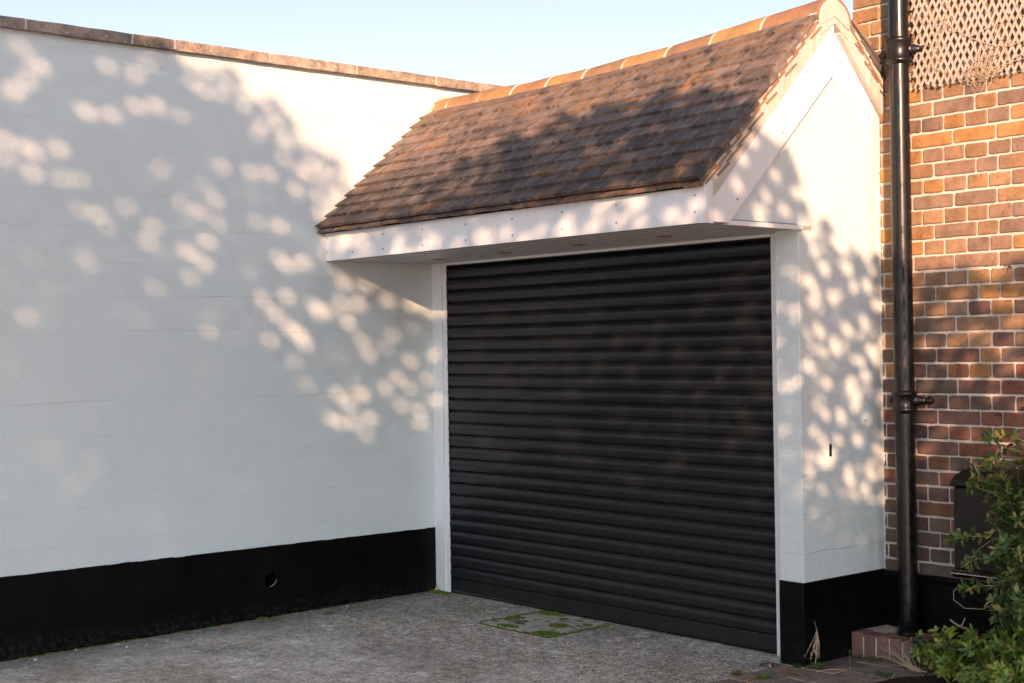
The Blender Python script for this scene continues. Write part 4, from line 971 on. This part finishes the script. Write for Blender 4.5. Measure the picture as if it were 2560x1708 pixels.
# ------------------------------------------------------------------ the tree behind the viewer whose shade dapples the walls
import numpy as np
rg = np.random.default_rng(5)
EU = np.array([0.67940803, 0.73376067, 0.0]); EV = np.array([-0.17661142, 0.16352909, 0.97060118]); SD = np.array([-0.71218897, 0.65943423, -0.2406935])
GAPS = np.array([[float(q) for q in t.split(',')] for t in "-1.978,2.643,0.9 -1.906,2.577,1.3 -1.955,2.48,0.9 -2.01,2.415,0.8 -1.627,2.682,1 -1.501,2.683,0.7 -1.605,2.43,1 -1.703,2.405,0.7 -1.73,2.414,0.6 -1.503,2.511,0.8 -1.414,2.542,1.2 -1.302,2.533,0.4 -1.447,2.751,0.5 -1.189,2.702,1 -1.25,2.728,0.7 -2.047,2.148,1 -2.044,2.06,0.9 -1.936,2.129,0.9 -1.979,2.137,0.6 -1.826,2.17,0.9 -1.938,2.012,1.1 -1.824,2.023,0.6 -1.747,2.038,0.7 -1.398,2.198,0.6 -0.975,2.319,1.1 -0.882,2.336,0.8 -0.94,2.542,0.6 -1.112,2.3,0.6 -0.81,2.548,1.1 -0.806,2.448,0.7 -0.755,2.294,0.7 -0.623,2.185,1.1 -1.145,2.107,0.9 -1.228,2.022,0.8 -1.308,2.046,0.6 -1.457,1.79,0.7 -1.441,1.877,0.6 -1.189,1.863,1.3 -1.277,1.779,1.1 -1.201,1.738,1.1 -1.417,1.547,1.1 -1.272,1.647,0.6 -1.136,1.987,0.4 -0.838,2.047,0.7 -0.946,2.041,0.6 -0.84,1.87,0.7 -0.807,1.827,1 -0.729,1.86,0.6 -1.681,1.878,0.5 -1.754,1.88,0.4 -1.636,1.822,0.4 -0.93,1.596,1.2 -0.866,1.536,1.4 -0.799,1.653,1.1 -0.79,1.477,1.3 -0.734,1.439,1.2 -0.712,1.392,1 -0.89,1.38,0.8 -0.642,1.587,1 -0.584,1.613,1 -0.664,1.633,0.8 -0.5,1.802,1.2 -0.525,1.692,1 -0.381,1.819,1 -0.431,1.688,1 -0.26,1.755,1.1 -0.135,1.757,1 -0.02,1.743,1.3 -0.48,1.559,1.1 -0.374,1.398,1.4 -0.409,1.483,0.9 -0.491,1.622,0.8 -0.288,1.468,0.8 -0.238,1.546,0.8 -0.14,1.405,1 -0.279,1.217,1.2 -0.414,1.153,1.3 -0.544,1.129,1.2 -0.486,1.074,1.2 -0.367,1.016,1 -0.464,0.974,1 -0.534,0.962,0.7 -0.194,1.125,1 -0.093,1.116,1 -0.039,1.316,0.9 -0.204,1.285,0.9 -0.142,1.242,0.7 0.014,1.463,0.9 0.011,1.189,0.7 -0.082,1.036,0.8 -0.77,1.279,0.7 -1.185,1.365,0.4 -0.715,1.162,0.4 -0.393,0.906,0.6 -0.247,0.902,0.4 -0.581,0.98,0.8 -1.188,2.8,1 -1.085,2.789,1.1 -1.117,2.716,0.8 -1.002,2.757,1 -0.916,2.763,1.1 -1.002,2.695,0.8 -0.863,2.694,1 -0.918,2.6,0.9 -0.831,2.63,0.9 -0.72,2.616,1.1 -0.698,2.573,1 -0.665,2.468,1.1 -0.689,2.396,0.9 -0.608,2.447,1.2 -0.539,2.443,1.2 -0.469,2.413,1.2 -0.517,2.346,1.2 -0.397,2.408,1.2 -0.598,2.373,0.9 -0.633,2.285,0.9 -0.564,2.253,0.9 -0.722,2.411,0.8 0.79,2.186,1.3 0.743,2.131,1.3 0.825,2.106,1 0.907,2.241,1 1.099,1.935,1.3 1.154,1.98,1.1 0.994,2.012,1 1.312,2.003,0.9 0.861,2.311,1.1 0.716,2.355,1 -0.145,2.178,1.5 -0.186,2.073,1.2 -0.03,2.164,1.2 -0.287,2.161,1.3 0.05,1.965,0.9 0.211,1.929,0.8 -0.113,1.96,1.2 -0.319,2.012,1 0.432,2.017,0.7 0.699,1.959,0.7 1.444,2.116,0.9 1.609,2.012,1 1.221,2.216,1.2 1.701,1.991,1 -0.333,1.915,1 -0.288,1.861,0.8 -0.081,1.838,1.3 -0.082,1.778,1.2 0.072,1.736,1.4 0.114,1.78,1.2 0.154,1.742,1 0.286,1.696,0.7 0.413,1.696,1 0.462,1.667,0.9 0.559,1.654,0.8 0.844,1.561,0.9 0.898,1.51,0.8 0.983,1.521,1.2 1.025,1.526,1.1 1.127,1.499,0.9 1.225,1.462,1 1.366,1.439,1.2 1.421,1.399,0.9 1.467,1.449,1.1 0.745,1.597,0.7 0.652,1.577,0.7 2.081,1.407,1 2.142,1.33,1 2.246,1.461,1.2 2.308,1.288,1 2.177,1.214,1.3 2.064,1.166,1 2.371,1.133,1.2 2.409,1.013,1.2 2.277,1.069,0.9 2.379,0.879,1.2 2.144,0.792,1.1 2.272,0.816,1 2.064,0.552,1.1 2.296,0.715,1 2.319,0.55,1.3 2.111,0.415,1.3 2.15,0.462,1.2 2.396,0.391,1.2 2.264,0.394,0.8 2.354,0.322,0.9 2.053,1.266,1 2.098,1.03,1 2.198,0.969,0.9 2.045,0.855,0.9 2.217,0.659,1 2.128,0.644,1 2.375,0.665,0.9 2.036,0.363,0.8 2.44,1.234,1.1 2.388,1.329,1.2 2.271,1.384,1.1 1.869,1.7,0.9 1.821,1.585,0.8 1.914,1.553,0.8 1.988,1.656,0.9 1.773,1.512,0.7 2.033,1.506,1 1.744,1.799,1.1 1.803,1.878,1.1 1.686,1.701,1 1.662,1.577,0.8 2.439,0.525,1 2.202,0.532,0.9 2.092,0.721,0.9 0.259,1.315,1.3 0.197,1.197,1.1 0.252,0.878,1.1 0.404,1.225,1 0.518,1.274,1.1 0.682,1.256,1 0.321,1.483,1.1 0.467,1.598,1.1 0.739,1.503,1 0.941,1.333,1 0.888,1.177,1.1 0.861,1.036,0.9 1.158,1.271,1 1.34,1.174,1 1.471,1.115,0.9 1.533,1.03,1.1 1.718,1.047,1.1 1.836,1.036,1 1.656,0.91,1 1.49,0.952,0.9 1.8,1.239,1 1.76,1.165,1 1.558,1.269,0.8 1.225,1.042,0.8 0.931,0.654,0.8 0.703,0.924,0.9 1.151,0.824,0.7 1.466,0.777,1 1.549,0.647,0.6 1.852,0.839,1 1.754,0.734,0.8 1.462,0.529,1 2.613,1.225,1.2 2.697,1.136,1 2.781,1.193,1.2 2.876,1.123,1.1 2.954,1.119,1.2 2.999,1.005,1.1 2.843,1.011,0.9 2.662,1,0.9 2.936,0.903,1 2.808,0.795,1 2.981,0.811,0.9 2.642,0.795,0.8 2.902,0.691,0.9 2.994,0.629,0.7 2.674,0.64,0.7 2.575,0.939,1.2 2.508,1.236,1.1 2.506,1.065,1.1 2.504,0.893,1.1 2.501,0.7,1 2.498,0.486,1 2.585,0.448,0.8 2.655,0.498,0.7".split()])
small = []                                                     # and extra pin-holes, spread by zone to soften the shade
for n_, (u0, u1), (v0, v1), (r0_, r1_) in ((420, (1.75, 3.2), (.26, 1.75), (.12, .36)), (110, (.15, 1.85), (.45, 1.65), (.4, 1.2)), (120, (-.62, .5), (1.95, 2.3), (.4, 1.)), (50, (-2.1, -.2), (1.2, 2.6), (.08, .25)), (20, (-.6, 1.5), (1.45, 2.0), (.2, .4))):
    small.append(np.stack([rg.uniform(u0, u1, n_), rg.uniform(v0, v1, n_), rg.uniform(r0_, r1_, n_)], 1))
GAPS = np.concatenate([GAPS] + small)
SIL = np.array([(-3.6, 3.1), (-2.1, 3.02), (-1.62, 2.95), (-1.39, 2.86), (-1.1, 2.84), (-.94, 2.80), (-.80, 2.72), (-.70, 2.66), (-.60, 2.56), (-.50, 2.46), (-.38, 2.34), (-.16, 2.22), (.1, 2.2), (.33, 2.30), (.52, 2.36), (.72, 2.34), (.89, 2.37), (1.12, 2.34), (1.33, 2.29), (1.54, 2.22), (1.66, 2.08), (1.76, 1.96), (1.87, 1.84), (2.0, 1.73), (2.09, 1.60), (2.21, 1.51), (2.45, 1.45), (2.62, 1.36), (3.0, 1.24), (4.2, 1.05)])
def tree_pt(u, v, dep): L = 12.6 - 1.1 * u; return EU * u[:, None] + EV * v[:, None] - SD * (L + dep)[:, None]
NL = 230000
u = rg.uniform(-3.2, 3.9, NL); v = rg.uniform(-.95, 3.1, NL); dep = rg.normal(0, .33, NL)
top = np.interp(u, SIL[:, 0], SIL[:, 1])
fr = .03 + .035 * np.sin(u * 23 + 1.3) + .03 * np.sin(u * 41 + v * 9)
keep = v < top + fr - .02 - rg.exponential(.022, NL)
u, v, dep = u[keep], v[keep], dep[keep]; n = len(u)
# each leaf: axis and width in the plane turned to the light, tilted at random
th = rg.uniform(0, 2 * np.pi, n); LL = rg.uniform(.034, .062, n); WW = LL * rg.uniform(.42, .6, n)
ax = EU * np.cos(th)[:, None] + EV * np.sin(th)[:, None]; bx = -EU * np.sin(th)[:, None] + EV * np.cos(th)[:, None]
tl = rg.normal(0, .45, n)[:, None]; t2 = rg.normal(0, .45, n)[:, None]
ax = ax + SD * tl; ax /= np.linalg.norm(ax, axis=1)[:, None]; bx = bx + SD * t2; bx /= np.linalg.norm(bx, axis=1)[:, None]
ok = np.ones(n, bool)                                          # leaves cleared where spots of sun are meant to land on the walls
c2, s2 = np.cos(th), np.sin(th)
for fa, fb in ((0, 0), (.5, 0), (-.5, 0), (.22, .5), (.22, -.5), (-.22, .5), (-.22, -.5), (.36, .25), (.36, -.25), (-.36, .25), (-.36, -.25)):
    pu = u + fa * LL * c2 * .92 - fb * WW * s2 * .92; pv = v + fa * LL * s2 * .92 + fb * WW * c2 * .92
    for gu, gv, gi in GAPS:
        r = .0165 * math.sqrt(gi); ok &= ((pu - gu) ** 2 + (pv - gv) ** 2) > r * r
u, v, dep, ax, bx, LL, WW = (q[ok] for q in (u, v, dep, ax, bx, LL, WW)); n = len(u)
C = tree_pt(u, v, dep)
shape = ((-.5, 0), (-.22, .5), (.22, .44), (.5, 0), (.22, -.44), (-.22, -.5))
V = np.stack([C + ax * (LL * a)[:, None] + bx * (WW * b_)[:, None] for a, b_ in shape], 1).reshape(-1, 3)
me = bpy.data.meshes.new('crown'); me.vertices.add(n * 6); me.vertices.foreach_set('co', V.ravel())
me.loops.add(n * 6); me.loops.foreach_set('vertex_index', np.arange(n * 6, dtype=np.int32))
me.polygons.add(n); me.polygons.foreach_set('loop_start', np.arange(0, n * 6, 6, dtype=np.int32)); me.update(); me.validate()
at = me.color_attributes.new('tint', 'FLOAT_COLOR', 'CORNER')
pal = np.array(DK + [(.07, .12, .03), (.09, .13, .035)]); cc = np.ones((n, 4)); cc[:, :3] = pal[rg.integers(0, len(pal), n)]
at.data.foreach_set('color', np.repeat(cc, 6, axis=0).ravel())
me.materials.append(M['leaf'])
base = Vector((9.1, -8.5, -.12))
tree = thing('tree', 'broad leafy tree behind the viewer that throws the dappled shade', 'tree', base)
o = bpy.data.objects.new('crown', me); COL.objects.link(o); put(o, tree)
b = MB()
def tp(u_, v_, d_=0.): return Vector(tree_pt(np.array([u_]), np.array([v_]), np.array([d_]))[0])
fork = tp(0.05, -.55); b.tube([base + Vector((0, 0, -.2)), base + Vector((.03, .02, .5)), base.lerp(fork, .6) + Vector((.04, 0, 0)), fork], [.21, .17, .15, .13], 12)
for uu, vv in ((-2.6, 2.2), (-1.7, 2.0), (-1.0, 1.7), (-.3, 1.5), (.4, 1.6), (1.0, 1.6), (1.5, 1.2), (2.2, .8), (3.1, .5), (-2.9, .8), (2.9, -.2), (-1.9, .2)):
    e = tp(uu, vv, .2); m_ = fork.lerp(e, .5) + Vector((0, 0, .12 - .1 * abs(uu)))
    b.tube([fork, fork.lerp(m_, .5), m_, e], [.07, .05, .035, .01], 7)
b.build('trunk', M['twig'], tree)
